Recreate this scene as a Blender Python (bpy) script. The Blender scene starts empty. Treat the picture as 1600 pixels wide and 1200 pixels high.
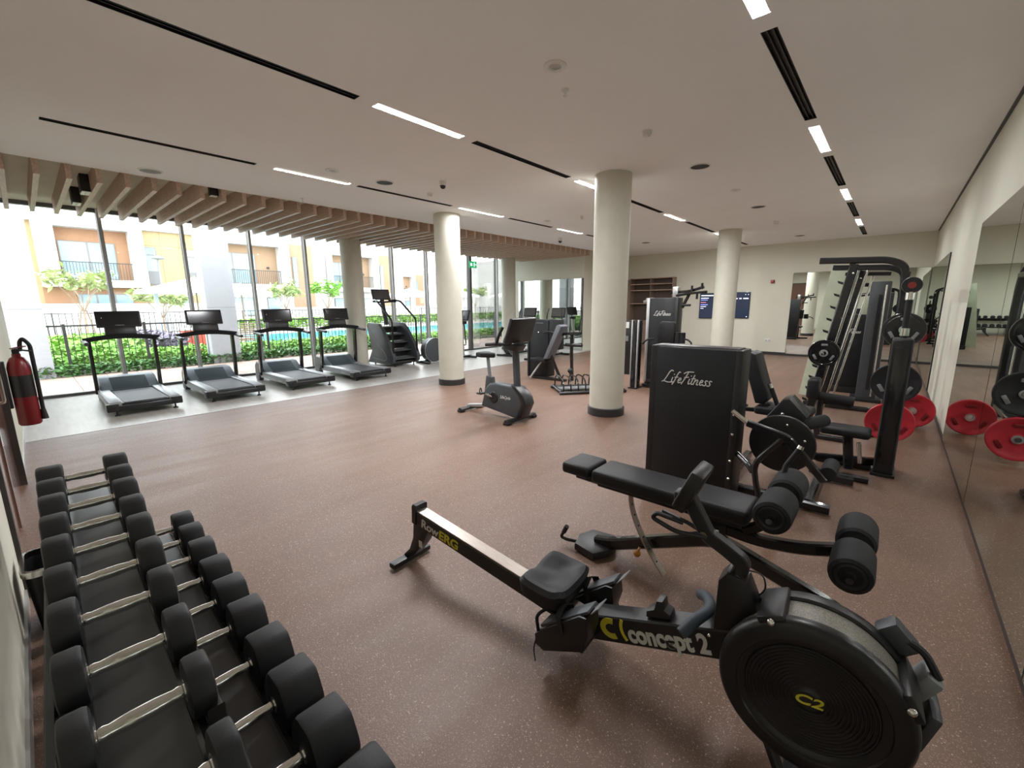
import bpy, bmesh, math, random
from mathutils import Vector, Matrix, Euler
rnd = random.Random(11)
PI = math.pi
sc = bpy.context.scene
col = sc.collection

# ---------------------------------------------------------------- camera
cam_d = bpy.data.cameras.new('camera'); cam = bpy.data.objects.new('camera', cam_d); col.objects.link(cam)
cam_d.sensor_width = 36.0; cam_d.lens = 667.0/1600.0*36.0; cam_d.clip_start = 0.02; cam_d.clip_end = 400
def cam_matrix(pitch, yaw, roll, loc):
    cy, sy, cp, sp = math.cos(yaw), math.sin(yaw), math.cos(pitch), math.sin(pitch)
    f = Vector((-sy*cp, cy*cp, sp)); r = Vector((cy, sy, 0)); u = r.cross(f)
    r1 = math.cos(roll)*r + math.sin(roll)*u; u1 = -math.sin(roll)*r + math.cos(roll)*u
    return Matrix(((r1.x, u1.x, -f.x, loc[0]), (r1.y, u1.y, -f.y, loc[1]), (r1.z, u1.z, -f.z, loc[2]), (0, 0, 0, 1)))
cam.matrix_world = cam_matrix(math.radians(-10.64), math.radians(41.56), math.radians(-0.43), (0, 0, 1.65))
sc.camera = cam

# ---------------------------------------------------------------- world, sun, exposure
SKY = 3.4; SUN = 1.2; LAMP = 3.2
w = bpy.data.worlds.new('hazy_sky'); sc.world = w; w.use_nodes = True
wn = w.node_tree.nodes; wn.clear()
wo = wn.new('ShaderNodeOutputWorld'); wb = wn.new('ShaderNodeBackground'); wr = wn.new('ShaderNodeValToRGB')
wt = wn.new('ShaderNodeTexCoord'); ws = wn.new('ShaderNodeSeparateXYZ')
wl = w.node_tree.links
wl.new(wt.outputs['Generated'], ws.inputs[0]); wl.new(ws.outputs['Z'], wr.inputs[0])
wr.color_ramp.elements[0].position = 0.0; wr.color_ramp.elements[0].color = (1.0, 0.985, 0.96, 1)
wr.color_ramp.elements[1].position = 0.7; wr.color_ramp.elements[1].color = (0.80, 0.90, 1.0, 1)
wl.new(wr.outputs[0], wb.inputs[0]); wb.inputs[1].default_value = SKY; wl.new(wb.outputs[0], wo.inputs[0])
sd = bpy.data.lights.new('sun', 'SUN'); sun = bpy.data.objects.new('sun', sd); col.objects.link(sun)
sd.energy = SUN; sd.angle = math.radians(6); sd.color = (1.0, 0.95, 0.86)
sun.rotation_euler = Vector((-.14, .42, -.90)).to_track_quat("-Z", "Y").to_euler()   # high, from behind the building
sc.view_settings.view_transform = 'Standard'; sc.view_settings.look = 'None'
sc.view_settings.exposure = 1.24; sc.view_settings.gamma = 1.0; sc.view_settings.use_curve_mapping = False
cy = sc.cycles
cy.max_bounces = 10; cy.diffuse_bounces = 5; cy.glossy_bounces = 5; cy.transmission_bounces = 6; cy.transparent_max_bounces = 16
cy.caustics_reflective = True; cy.blur_glossy = 1.0; cy.caustics_refractive = False; cy.sample_clamp_indirect = 8.0
cy.use_denoising = True

# ---------------------------------------------------------------- materials
MATS = {}
def nodes_of(m):
    m.use_nodes = True; nt = m.node_tree; nt.nodes.clear(); return nt, nt.nodes, nt.links
def mat(name, c, rough=0.5, metal=0.0, var=0.06, scale=8.0, bump=0.0, bscale=60.0, spec=0.5, coat=0.0, emit=None, estr=0.0, stretch=None):
    """principled material with noise-driven colour variation and fine bump"""
    if name in MATS: return MATS[name]
    m = bpy.data.materials.new(name); nt, N, L = nodes_of(m)
    o = N.new('ShaderNodeOutputMaterial'); p = N.new('ShaderNodeBsdfPrincipled'); L.new(p.outputs[0], o.inputs[0])
    tc = N.new('ShaderNodeTexCoord'); co = tc.outputs['Object']
    if stretch:
        mp = N.new('ShaderNodeMapping'); mp.inputs['Scale'].default_value = stretch; L.new(co, mp.inputs[0]); co = mp.outputs[0]
    nz = N.new('ShaderNodeTexNoise'); nz.inputs['Scale'].default_value = scale; nz.inputs['Detail'].default_value = 5; L.new(co, nz.inputs['Vector'])
    rp = N.new('ShaderNodeValToRGB')
    rp.color_ramp.elements[0].position = 0.3; rp.color_ramp.elements[1].position = 0.7
    rp.color_ramp.elements[0].color = (*[max(0, x*(1-var)) for x in c], 1); rp.color_ramp.elements[1].color = (*[min(1, x*(1+var)) for x in c], 1)
    L.new(nz.outputs['Fac'], rp.inputs[0]); L.new(rp.outputs[0], p.inputs['Base Color'])
    p.inputs['Roughness'].default_value = rough; p.inputs['Metallic'].default_value = metal
    p.inputs['Specular IOR Level'].default_value = spec; p.inputs['Coat Weight'].default_value = coat
    if bump:
        n2 = N.new('ShaderNodeTexNoise'); n2.inputs['Scale'].default_value = bscale; n2.inputs['Detail'].default_value = 3; L.new(co, n2.inputs['Vector'])
        b = N.new('ShaderNodeBump'); b.inputs['Strength'].default_value = bump; b.inputs['Distance'].default_value = 0.01
        L.new(n2.outputs['Fac'], b.inputs['Height']); L.new(b.outputs[0], p.inputs['Normal'])
    if emit:
        p.inputs['Emission Color'].default_value = (*emit, 1); p.inputs['Emission Strength'].default_value = estr
    MATS[name] = m; return m
def glass_mat(name, tint, rough=0.0, refl=1.0):
    m = bpy.data.materials.new(name); nt, N, L = nodes_of(m)
    o = N.new('ShaderNodeOutputMaterial'); mx = N.new('ShaderNodeMixShader'); t = N.new('ShaderNodeBsdfTransparent'); g = N.new('ShaderNodeBsdfGlossy')
    f = N.new('ShaderNodeFresnel'); f.inputs[0].default_value = 1.45
    ml = N.new('ShaderNodeMath'); ml.operation = 'MULTIPLY'; ml.inputs[1].default_value = refl
    t.inputs[0].default_value = (*tint, 1); g.inputs['Roughness'].default_value = rough
    L.new(f.outputs[0], ml.inputs[0]); L.new(ml.outputs[0], mx.inputs[0]); L.new(t.outputs[0], mx.inputs[1]); L.new(g.outputs[0], mx.inputs[2]); L.new(mx.outputs[0], o.inputs[0])
    MATS[name] = m; return m
def speckle_floor(name):
    """rubber crumb floor: brown base, pale and dark flecks, broad worn streaks"""
    m = bpy.data.materials.new(name); nt, N, L = nodes_of(m)
    o = N.new('ShaderNodeOutputMaterial'); p = N.new('ShaderNodeBsdfPrincipled'); L.new(p.outputs[0], o.inputs[0])
    tc = N.new('ShaderNodeTexCoord')
    n1 = N.new('ShaderNodeTexNoise'); n1.inputs['Scale'].default_value = 0.7; n1.inputs['Detail'].default_value = 6; L.new(tc.outputs['Object'], n1.inputs['Vector'])
    r1 = N.new('ShaderNodeValToRGB'); r1.color_ramp.elements[0].position = .35; r1.color_ramp.elements[1].position = .7
    r1.color_ramp.elements[0].color = (0.150, 0.084, 0.054, 1); r1.color_ramp.elements[1].color = (0.184, 0.106, 0.070, 1); L.new(n1.outputs['Fac'], r1.inputs[0])
    def flecks(scale, thr, c, prev):
        v = N.new('ShaderNodeTexVoronoi'); v.inputs['Scale'].default_value = scale; L.new(tc.outputs['Object'], v.inputs['Vector'])
        sp = N.new('ShaderNodeSeparateColor'); L.new(v.outputs['Color'], sp.inputs[0])
        g = N.new('ShaderNodeMath'); g.operation = 'GREATER_THAN'; g.inputs[1].default_value = thr; L.new(sp.outputs[0], g.inputs[0])
        d = N.new('ShaderNodeMath'); d.operation = 'LESS_THAN'; d.inputs[1].default_value = .38; L.new(v.outputs['Distance'], d.inputs[0])
        ml = N.new('ShaderNodeMath'); ml.operation = 'MULTIPLY'; L.new(g.outputs[0], ml.inputs[0]); L.new(d.outputs[0], ml.inputs[1])
        mx = N.new('ShaderNodeMix'); mx.data_type = 'RGBA'; L.new(ml.outputs[0], mx.inputs['Factor']); L.new(prev, mx.inputs['A']); mx.inputs['B'].default_value = (*c, 1)
        return mx.outputs['Result']
    c = flecks(210, .72, (0.36, 0.245, 0.19), r1.outputs[0]); c = flecks(190, .80, (0.11, 0.065, 0.048), c); c = flecks(120, .95, (0.42, 0.31, 0.25), c)
    L.new(c, p.inputs['Base Color'])
    n3 = N.new('ShaderNodeTexNoise'); n3.inputs['Scale'].default_value = 1.6; n3.inputs['Detail'].default_value = 4
    mp = N.new('ShaderNodeMapping'); mp.inputs['Scale'].default_value = (3.5, .5, 1); L.new(tc.outputs['Object'], mp.inputs[0]); L.new(mp.outputs[0], n3.inputs['Vector'])
    rr = N.new('ShaderNodeMapRange'); rr.inputs['To Min'].default_value = .36; rr.inputs['To Max'].default_value = .60; L.new(n3.outputs['Fac'], rr.inputs[0]); L.new(rr.outputs[0], p.inputs['Roughness'])
    p.inputs['Specular IOR Level'].default_value = .5
    nb = N.new('ShaderNodeTexNoise'); nb.inputs['Scale'].default_value = 110; L.new(tc.outputs['Object'], nb.inputs['Vector'])
    b = N.new('ShaderNodeBump'); b.inputs['Strength'].default_value = .25; b.inputs['Distance'].default_value = .004; L.new(nb.outputs['Fac'], b.inputs['Height']); L.new(b.outputs[0], p.inputs['Normal'])
    MATS[name] = m; return m

M_floor = speckle_floor('rubber_crumb_floor')
M_strip = mat('grey_vinyl', (.44, .415, .38), .34, var=.10, scale=2.5, bump=.04, bscale=40, stretch=(1, 6, 1))
M_ceil = mat('ceiling_paint', (.94, .95, .95), .85, var=.015, scale=1.5, bump=.03, bscale=220)
M_wall = mat('warm_wall_paint', (.66, .645, .54), .8, var=.03, scale=1.2, bump=.05, bscale=90)
M_soffit = mat('soffit_paint', (.66, .60, .49), .85, var=.05, scale=3)
M_column = mat('column_plaster', (.60, .585, .49), .6, var=.035, scale=5, bump=.06, bscale=30)
M_darkbase = mat('black_rubber_skirting', (.028, .027, .028), .45, var=.2)
M_brownbase = mat('dark_brown_skirting', (.045, .036, .032), .5, var=.2)
M_wood = mat('pale_oak', (.54, .39, .295), .5, var=.16, scale=3, bump=.03, bscale=50, stretch=(1.5, 14, 14))
M_woodbrown = mat('brown_laminate', (.235, .165, .120), .5, var=.10, scale=3, stretch=(8, 8, 1.2))
M_redwood = mat('red_brown_lacquer', (.16, .085, .062), .16, var=.12, scale=3, stretch=(6, 6, .8), coat=.5)
M_mullion = mat('grey_aluminium', (.11, .105, .105), .35, metal=.4, var=.05)
M_mullight = mat('pale_aluminium', (.45, .45, .45), .4, metal=.3, var=.05)
M_black = mat('black_plastic', (.012, .012, .013), .38, var=.15)
M_blacksat = mat('satin_black_shroud', (.014, .015, .017), .46, spec=.35, var=.12, bump=.02, bscale=300)
M_blackgloss = mat('gloss_black_metal', (.012, .012, .013), .18, var=.1, coat=.3)
M_rubber = mat('black_rubber', (.014, .014, .0155), .55, spec=.35, var=.15, bump=.05, bscale=150)
M_vinylpad = mat('black_vinyl_pad', (.014, .014, .0155), .48, spec=.35, var=.15, bump=.04, bscale=180)
M_foam = mat('black_foam', (.011, .011, .012), .7, spec=.35, var=.2, bump=.1, bscale=200)
M_greyplastic = mat('charcoal_plastic', (.052, .057, .064), .42, var=.08)
M_greypad = mat('slate_pad', (.12, .13, .145), .5, var=.08)
M_midgrey = mat('mid_grey_plastic', (.20, .205, .21), .45, var=.06)
M_silver = mat('silver_paint', (.52, .52, .52), .35, metal=.7, var=.05)
M_chrome = mat('chrome', (.78, .77, .74), .12, metal=1.0, var=.03)
M_steel = mat('brushed_steel', (.46, .41, .36), .32, metal=.9, var=.10, scale=4, stretch=(1, 30, 30))
M_red = mat('red_urethane', (.42, .018, .03), .42, var=.08)
M_extred = mat('red_enamel', (.17, .010, .013), .3, var=.08)
M_white = mat('white_plastic', (.78, .77, .74), .4, var=.02)
M_yellow = mat('yellow_print', (.62, .55, .04), .5, var=.03)
M_print = mat('pale_grey_print', (.62, .61, .58), .5, var=.03)
M_lens = mat('lamp_diffuser', (.85, .84, .80), .4, var=.01)
M_darkgrille = mat('speaker_grille', (.035, .035, .038), .6, var=.3, scale=120)
M_glass = glass_mat('window_glass', (.955, .97, .965), 0.0, .8)
M_housewhite = mat('house_white_render', (.50, .49, .47), .8, var=.03, scale=1)
M_houseyellow = mat('house_cream_panel', (.36, .275, .145), .8, var=.05, scale=.7)
M_housetan = mat('house_tan_panel', (.30, .195, .12), .8, var=.05, scale=.7)
M_houseorange = mat('house_apricot_render', (.31, .17, .095), .8, var=.06, scale=.7)
M_houseglass = mat('house_window_glass', (.22, .31, .36), .08, var=.25, scale=.6)
M_housegrey = mat('house_grey_panel', (.17, .165, .165), .6, var=.05)
M_pier = mat('pier_render', (.31, .31, .325), .7, var=.04, scale=1)
M_paver = mat('pink_paver', (.26, .185, .145), .7, var=.10, scale=2, bump=.05)
M_deck = mat('pool_deck_stone', (.38, .34, .30), .7, var=.06, scale=.6)
M_water = mat('pool_water', (.05, .38, .55), .06, var=.18, scale=1.3, bump=.15, bscale=3)
M_leaf = mat('bright_leaf', (.16, .34, .035), .6, var=.35, scale=3)
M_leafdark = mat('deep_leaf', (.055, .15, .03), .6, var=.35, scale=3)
M_leafpale = mat('pale_leaf', (.28, .34, .12), .6, var=.25, scale=3)
M_purple = mat('lavender_flower', (.17, .145, .185), .7, var=.3, scale=3)
M_bark = mat('bark', (.26, .19, .13), .8, var=.2)
M_fence = mat('fence_metal', (.03, .028, .027), .45, var=.1)
M_canvas = mat('white_canvas', (.86, .85, .82), .85, var=.02)
M_terracotta = mat('terracotta_red', (.42, .07, .04), .6, var=.08)
M_mirror = bpy.data.materials.new('mirror_silver'); MATS['mirror_silver'] = M_mirror
_nt, _N, _L = nodes_of(M_mirror); _o = _N.new('ShaderNodeOutputMaterial'); _g = _N.new('ShaderNodeBsdfGlossy'); _g.inputs[0].default_value = (.80, .84, .80, 1); _g.inputs['Roughness'].default_value = 0.0; _L.new(_g.outputs[0], _o.inputs[0])

# ---------------------------------------------------------------- mesh helpers
class MB:
    """collects shapes in one bmesh and links them as one object"""
    def __init__(s): s.bm = bmesh.new(); s.sm = False
    def _add(s, geom, Mx):
        for v in geom: v.co = Mx @ v.co
        return s
    def box(s, c, size, rot=None, bev=0.0, seg=2):
        r = bmesh.ops.create_cube(s.bm, size=1.0); vs = r['verts']
        for v in vs: v.co = Vector((v.co.x*size[0], v.co.y*size[1], v.co.z*size[2]))
        if bev:
            b = min(bev, min(size)*.49)
            es = list({e for v in vs for e in v.link_edges})
            rr = bmesh.ops.bevel(s.bm, geom=es, offset=b, segments=seg, affect='EDGES', profile=.5)
            vs = list({v for f in rr['faces'] for v in f.verts} | {v for v in vs if v.is_valid}); s.sm = True
        Mx = Matrix.Translation(c) @ (rot.to_matrix().to_4x4() if isinstance(rot, Euler) else (rot if rot is not None else Matrix()))
        return s._add(vs, Mx)
    def b2(s, lo, hi, bev=0.0, seg=2):
        return s.box([(a+b)/2 for a, b in zip(lo, hi)], [abs(b-a) for a, b in zip(lo, hi)], None, bev, seg)
    def cyl(s, p0, p1, r0, r1=None, n=16, cap=True):
        p0 = Vector(p0); p1 = Vector(p1); r1 = r0 if r1 is None else r1; d = p1-p0
        r = bmesh.ops.create_cone(s.bm, cap_ends=cap, segments=n, radius1=r0, radius2=r1, depth=d.length)
        q = d.to_track_quat('Z', 'Y'); s.sm = True
        return s._add(r['verts'], Matrix.Translation((p0+p1)/2) @ q.to_matrix().to_4x4())
    def sph(s, c, r, n=14, sc=(1, 1, 1)):
        g = bmesh.ops.create_uvsphere(s.bm, u_segments=n, v_segments=max(6, n//2), radius=r); s.sm = True
        return s._add(g['verts'], Matrix.Translation(c) @ Matrix.Diagonal((*sc, 1)))
    def sweep(s, pts, prof, closed=False, up=(0, 0, 1), cap=True):
        """sweep a 2-D profile (list of (a,b)) along pts with mitred frames"""
        pts = [Vector(p) for p in pts]; n = len(pts); rings = []; k = len(prof); upv = Vector(up)
        prevn = None
        for i, p in enumerate(pts):
            if closed: t = (pts[(i+1) % n]-pts[i-1])
            else: t = (pts[min(i+1, n-1)]-pts[max(i-1, 0)])
            if 0 < i < n-1 or closed:
                a = (pts[i]-pts[i-1]).normalized(); b = (pts[(i+1) % n]-pts[i]).normalized(); t = a+b
                ch = max(.35, math.sqrt(max(0.0, (1+a.dot(b))/2)))
            else: ch = 1.0
            t.normalize()
            if prevn is None:
                x = upv - t*upv.dot(t)
                if x.length < 1e-3: x = Vector((1, 0, 0)) - t*t.x
                x.normalize()
            else:
                x = prevn - t*prevn.dot(t); x.normalize()
            prevn = x; y = t.cross(x)
            # mitre: stretch in the bend plane
            st = Vector((1, 1)); bend = None
            if ch < .999 and (0 < i < n-1 or closed):
                bend = (b-a); bend = bend - t*bend.dot(t)
                bend = bend.normalized() if bend.length > 1e-6 else None
            ring = []
            for (pa, pb) in prof:
                off = x*pa + y*pb
                if bend is not None: off = off + bend*(off.dot(bend)*(1/ch-1))
                ring.append(s.bm.verts.new(p+off))
            rings.append(ring)
        m = n if closed else n-1
        for i in range(m):
            A = rings[i]; B = rings[(i+1) % n]
            for j in range(k):
                try: s.bm.faces.new((A[j], A[(j+1) % k], B[(j+1) % k], B[j]))
                except ValueError: pass
        if cap and not closed:
            s.bm.faces.new(list(reversed(rings[0]))); s.bm.faces.new(rings[-1])
        s.sm = True
        return s
    def tube(s, pts, r, n=10, closed=False, bend=0.0, up=(0, 0, 1)):
        if bend: pts = fillet(pts, bend)
        return s.sweep(pts, [(r*math.cos(2*PI*i/n), r*math.sin(2*PI*i/n)) for i in range(n)], closed, up)
    def bar(s, pts, a, b, bend=0.0, up=(0, 0, 1), c=.18):
        """rectangular tube (a along up, b across) with chamfered edges"""
        if bend: pts = fillet(pts, bend)
        h, g = a/2, b/2; q = min(h, g)*c*2
        return s.sweep(pts, [(h, g-q), (h-q, g), (-h+q, g), (-h, g-q), (-h, -g+q), (-h+q, -g), (h-q, -g), (h, -g+q)], False, up)
    def prism(s, prof, lo, hi, axis='Y', bev=0.0, seg=2):
        """extrude a closed 2-D outline; axis Y: prof=(x,z), axis X: prof=(y,z), axis Z: prof=(x,y)"""
        f = {'Y': lambda a, b, t: (a, t, b), 'X': lambda a, b, t: (t, a, b), 'Z': lambda a, b, t: (a, b, t)}[axis]
        A = [s.bm.verts.new(f(a, b, lo)) for a, b in prof]; B = [s.bm.verts.new(f(a, b, hi)) for a, b in prof]
        n = len(prof); fs = [s.bm.faces.new(A), s.bm.faces.new(list(reversed(B)))]
        for i in range(n): fs.append(s.bm.faces.new((A[i], B[i], B[(i+1) % n], A[(i+1) % n])))
        bmesh.ops.recalc_face_normals(s.bm, faces=fs)
        if bev:
            es = list(set(fs[0].edges) | set(fs[1].edges))
            bmesh.ops.bevel(s.bm, geom=es, offset=bev, segments=seg, affect='EDGES', profile=.5, clamp_overlap=True); s.sm = True
        return s
    def lathe(s, prof, n=24, M=None, cap=False):
        """revolve (r,z) profile about Z, then transform by M"""
        M = M or Matrix(); rings = []
        for r, z in prof:
            rings.append([s.bm.verts.new(M @ Vector((r*math.cos(2*PI*i/n), r*math.sin(2*PI*i/n), z))) for i in range(n)])
        for A, B in zip(rings, rings[1:]):
            for j in range(n): s.bm.faces.new((A[j], A[(j+1) % n], B[(j+1) % n], B[j]))
        if cap:
            s.bm.faces.new(list(reversed(rings[0]))); s.bm.faces.new(rings[-1])
        s.sm = True
        return s
    def quad(s, a, b, c, d):
        s.bm.faces.new([s.bm.verts.new(v) for v in (a, b, c, d)]); return s
    def xf(s, M):
        bmesh.ops.transform(s.bm, matrix=M, verts=s.bm.verts); return s
    def mesh(s, name, m):
        bmesh.ops.recalc_face_normals(s.bm, faces=s.bm.faces)
        me = bpy.data.meshes.new(name); s.bm.to_mesh(me); s.bm.free()
        if m: me.materials.append(m)
        if s.sm:
            me.shade_smooth(); me.set_sharp_from_angle(angle=math.radians(38))
        return me
    def build(s, name, m, parent=None, loc=None, rot=None):
        o = bpy.data.objects.new(name, s.mesh(name, m)); col.objects.link(o)
        if parent: o.parent = parent
        if loc: o.location = loc
        if rot: o.rotation_euler = rot
        return o
def fillet(pts, r, n=5):
    pts = [Vector(p) for p in pts]; out = [pts[0]]
    for i in range(1, len(pts)-1):
        a = pts[i-1]-pts[i]; b = pts[i+1]-pts[i]; d = min(r, a.length*.45, b.length*.45)
        p0 = pts[i]+a.normalized()*d; p1 = pts[i]+b.normalized()*d
        for k in range(n+1):
            t = k/n; out.append(p0*(1-t)**2 + pts[i]*2*t*(1-t) + p1*t*t)
    out.append(pts[-1]); return out
def tag(o, label=None, cat=None, group=None, kind=None):
    if label: o['label'] = label
    if cat: o['category'] = cat
    if group: o['group'] = group
    if kind: o['kind'] = kind
    return o
def thing(name, label, cat, loc=(0, 0, 0), rz=0.0, group=None, kind=None):
    o = bpy.data.objects.new(name, None); col.objects.link(o); o.empty_display_size = .1
    o.location = loc; o.rotation_euler = (0, 0, rz)
    return tag(o, label, cat, group, kind)
def link_copy(o, parent=None, loc=None, rot=None):
    c = o.copy(); col.objects.link(c)
    if parent: c.parent = parent
    if loc is not None: c.location = loc
    if rot is not None: c.rotation_euler = rot
    return c
KIDS = {}
def copy_tree(o, parent=None):
    c = o.copy(); col.objects.link(c)
    if parent: c.parent = parent
    for ch in o.children: copy_tree(ch, c)
    return c
def text(name, body, size, m, parent, loc, rot, shear=0.0, ext=.0012, align='CENTER', xscale=1.0, bold=0.0, fit=None):
    cu = bpy.data.curves.new(name, 'FONT'); cu.body = body; cu.size = size; cu.shear = shear; cu.extrude = ext; cu.align_x = align; cu.align_y = 'CENTER'; cu.offset = bold
    t = bpy.data.objects.new(name, cu); col.objects.link(t)
    bpy.context.view_layer.update()
    dg = bpy.context.evaluated_depsgraph_get(); me = bpy.data.meshes.new_from_object(t.evaluated_get(dg))
    bpy.data.objects.remove(t)
    o = bpy.data.objects.new(name, me); col.objects.link(o); me.materials.clear(); me.materials.append(m)
    if fit:
        xs_ = [v.co.x for v in me.vertices]; xscale = fit/(max(xs_)-min(xs_))
    o.location = loc; o.rotation_euler = rot; o.scale = (xscale, 1, 1)
    if parent: o.parent = parent
    return o

GLYPH = {'L': (.66, [[(.58, .93), (.42, 1.0), (.30, .85), (.20, .45), (.08, .10), (-.10, .0), (.10, .10), (.35, .0), (.74, .04)]]),
 'i': (.20, [[(.02, .44), (.0, .12), (.06, .0), (.17, .10)], [(.05, .64), (.08, .70)]]),
 'f': (.27, [[(.30, .84), (.20, .92), (.11, .70), (.03, .10), (-.06, -.16)], [(-.05, .44), (.24, .48)]]),
 'e': (.33, [[(.03, .20), (.22, .27), (.21, .41), (.10, .43), (.02, .20), (.10, .01), (.30, .12)]]),
 'F': (.50, [[(-.04, .80), (.18, .97), (.66, .98)], [(.28, .95), (.16, .42), (.02, -.05)], [(.08, .50), (.42, .56)]]),
 't': (.23, [[(.10, .78), (.02, .12), (.08, .0), (.18, .08)], [(-.06, .46), (.24, .50)]]),
 'n': (.37, [[(.02, .43), (-.02, .0)], [(.0, .22), (.14, .43), (.23, .38), (.20, .08), (.27, .01), (.34, .08)]]),
 's': (.29, [[(.25, .38), (.11, .44), (.05, .33), (.19, .17), (.14, .02), (-.04, .05)]])}
def script_logo(name, body, width, m, parent, x, y, z, wt=.075):
    """brush-script lettering built from flat ribbon strokes on a face that looks towards -y"""
    tot = sum(GLYPH[c][0] for c in body); k = width/(tot+.25); mb = MB(); px = x-width/2
    for c in body:
        for st in GLYPH[c][1]:
            pts = [(px+(a+.28*b)*k, y, z+b*k) for a, b in st]
            if len(pts) > 2: pts = fillet(pts, .12*k, 3)
            mb.sweep(pts, [(.0008, wt*k/2), (.0008, -wt*k/2), (-.0008, -wt*k/2), (-.0008, wt*k/2)], False, (0, 1, 0))
        px += GLYPH[c][0]*k
    o = mb.build(name, m, parent); return o
MLAMP = mat('lamp_glow', (.8, .78, .74), .4, emit=(1, .95, .88), estr=.6)
# ================================================================ THE ROOM
XW, XR, YB, YF, ZC = -11.5, 0.61, -0.22, 15.6, 3.39   # glazing, mirror wall, back wall, far wall, ceiling
XM = -7.9                                             # edge of the vinyl strip by the windows
YE = 12.9                                             # end wall beside the windows
def struct(o): o['kind'] = 'structure'; return o
struct(MB().b2((XM, YB-.3, -.12), (XR+.25, YF+.3, 0)).build('floor', M_floor))
struct(MB().b2((XW-.12, YB-.3, -.12), (XM-.012, YE+3, 0)).build('floor', M_strip))
struct(MB().b2((XM-.012, YB, -.11), (XM, YE, .004)).build('trim_1', M_silver))
struct(MB().b2((XR, YB-.3, 0), (XR+.25, YF+.3, ZC+.2)).build('wall_right', M_wall))
struct(MB().b2((-8.3, YF, 0), (XR, YF+.25, ZC+.2)).build('wall_far', M_wall))
struct(MB().b2((XW-.05, YE, 0), (-8.1, YE+.2, ZC+.2)).build('wall_end', M_wall))
struct(MB().b2((-8.3, YE+.2, 0), (-8.1, YF, ZC+.2)).build('wall_return', M_wall))
# ceiling: flat slab cut by three rows of slots
ROWS = [(-.83, [(2.28, 3.29, 1), (3.48, 5.35, 0), (5.57, 6.56, 1), (6.78, 8.58, 0), (8.86, 9.82, 1), (10.07, 11.8, 0), (12.2, 13.2, 1), (13.5, 15.1, 0)]),
        (-3.66, [(.3, 2.16, 0), (2.33, 3.35, 1), (3.53, 5.36, 0), (5.58, 6.6, 1), (6.85, 8.6, 0), (8.83, 9.76, 1), (9.96, 11.87, 0), (12.1, 13.1, 1), (13.35, 15.1, 0)]),
        (-6.21, [(.36, 2.2, 0), (2.42, 3.44, 1), (3.57, 5.4, 0), (5.61, 6.75, 1), (6.95, 8.45, 0), (8.7, 9.7, 1), (9.95, 11.8, 0)])]
SW = .05
DIM = {-.83: .32, -3.66: 1.05, -6.21: .8}    # row outputs weighted to even out the added fill light
cb = MB(); xs = [-7.85]
xe = -7.85
for X, segs in reversed(ROWS):
    cb.b2((xe, YB-.3, ZC), (X-SW, YF+.3, ZC+.06)); y = YB-.3
    for a, b, k in segs:
        cb.b2((X-SW, y, ZC), (X+SW, a, ZC+.06)); y = b
    cb.b2((X-SW, y, ZC), (X+SW, YF+.3, ZC+.06)); xe = X+SW
cb.b2((xe, YB-.3, ZC), (XR+.02, YF+.3, ZC+.06))
cb.b2((-7.85, YB-.3, ZC+.10), (XR+.25, YF+.3, ZC+.4))
cb.b2((-7.87, YB-.3, ZC), (-7.85, YE+.1, ZC+.2))
struct(cb.build('ceiling', M_ceil))
struct(MB().b2((XW-.3, YB-.3, ZC+.07), (-7.87, YE+3, ZC+.4)).build('ceiling', M_soffit))
struct(MB().b2((XR-.03, 0, ZC-.004), (XR-.001, YF, ZC-.0005)).build('shadow_gap_strip', M_black))  # flat black strip painted in for the shade of the shadow gap
struct(MB().b2((XR-.012, YB, 0), (XR, YF, .055)).build('baseboard_right', M_brownbase))
struct(MB().b2((-8.1, YF-.015, 0), (-2.42, YF, .09)).b2((-2.42, YF-.022, 0), (XR-.03, YF, .055)).build('baseboard_far', M_darkbase))
struct(MB().b2((XW+.05, YE-.022, 0), (-8.1, YE, .06)).build('baseboard_end', M_silver))
ordn = ['first', 'second', 'third', 'fourth', 'fifth', 'sixth']
rowname = {-.83: 'row nearest the mirror wall', -3.66: 'middle ceiling row', -6.21: 'row nearest the wooden louvres'}
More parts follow.
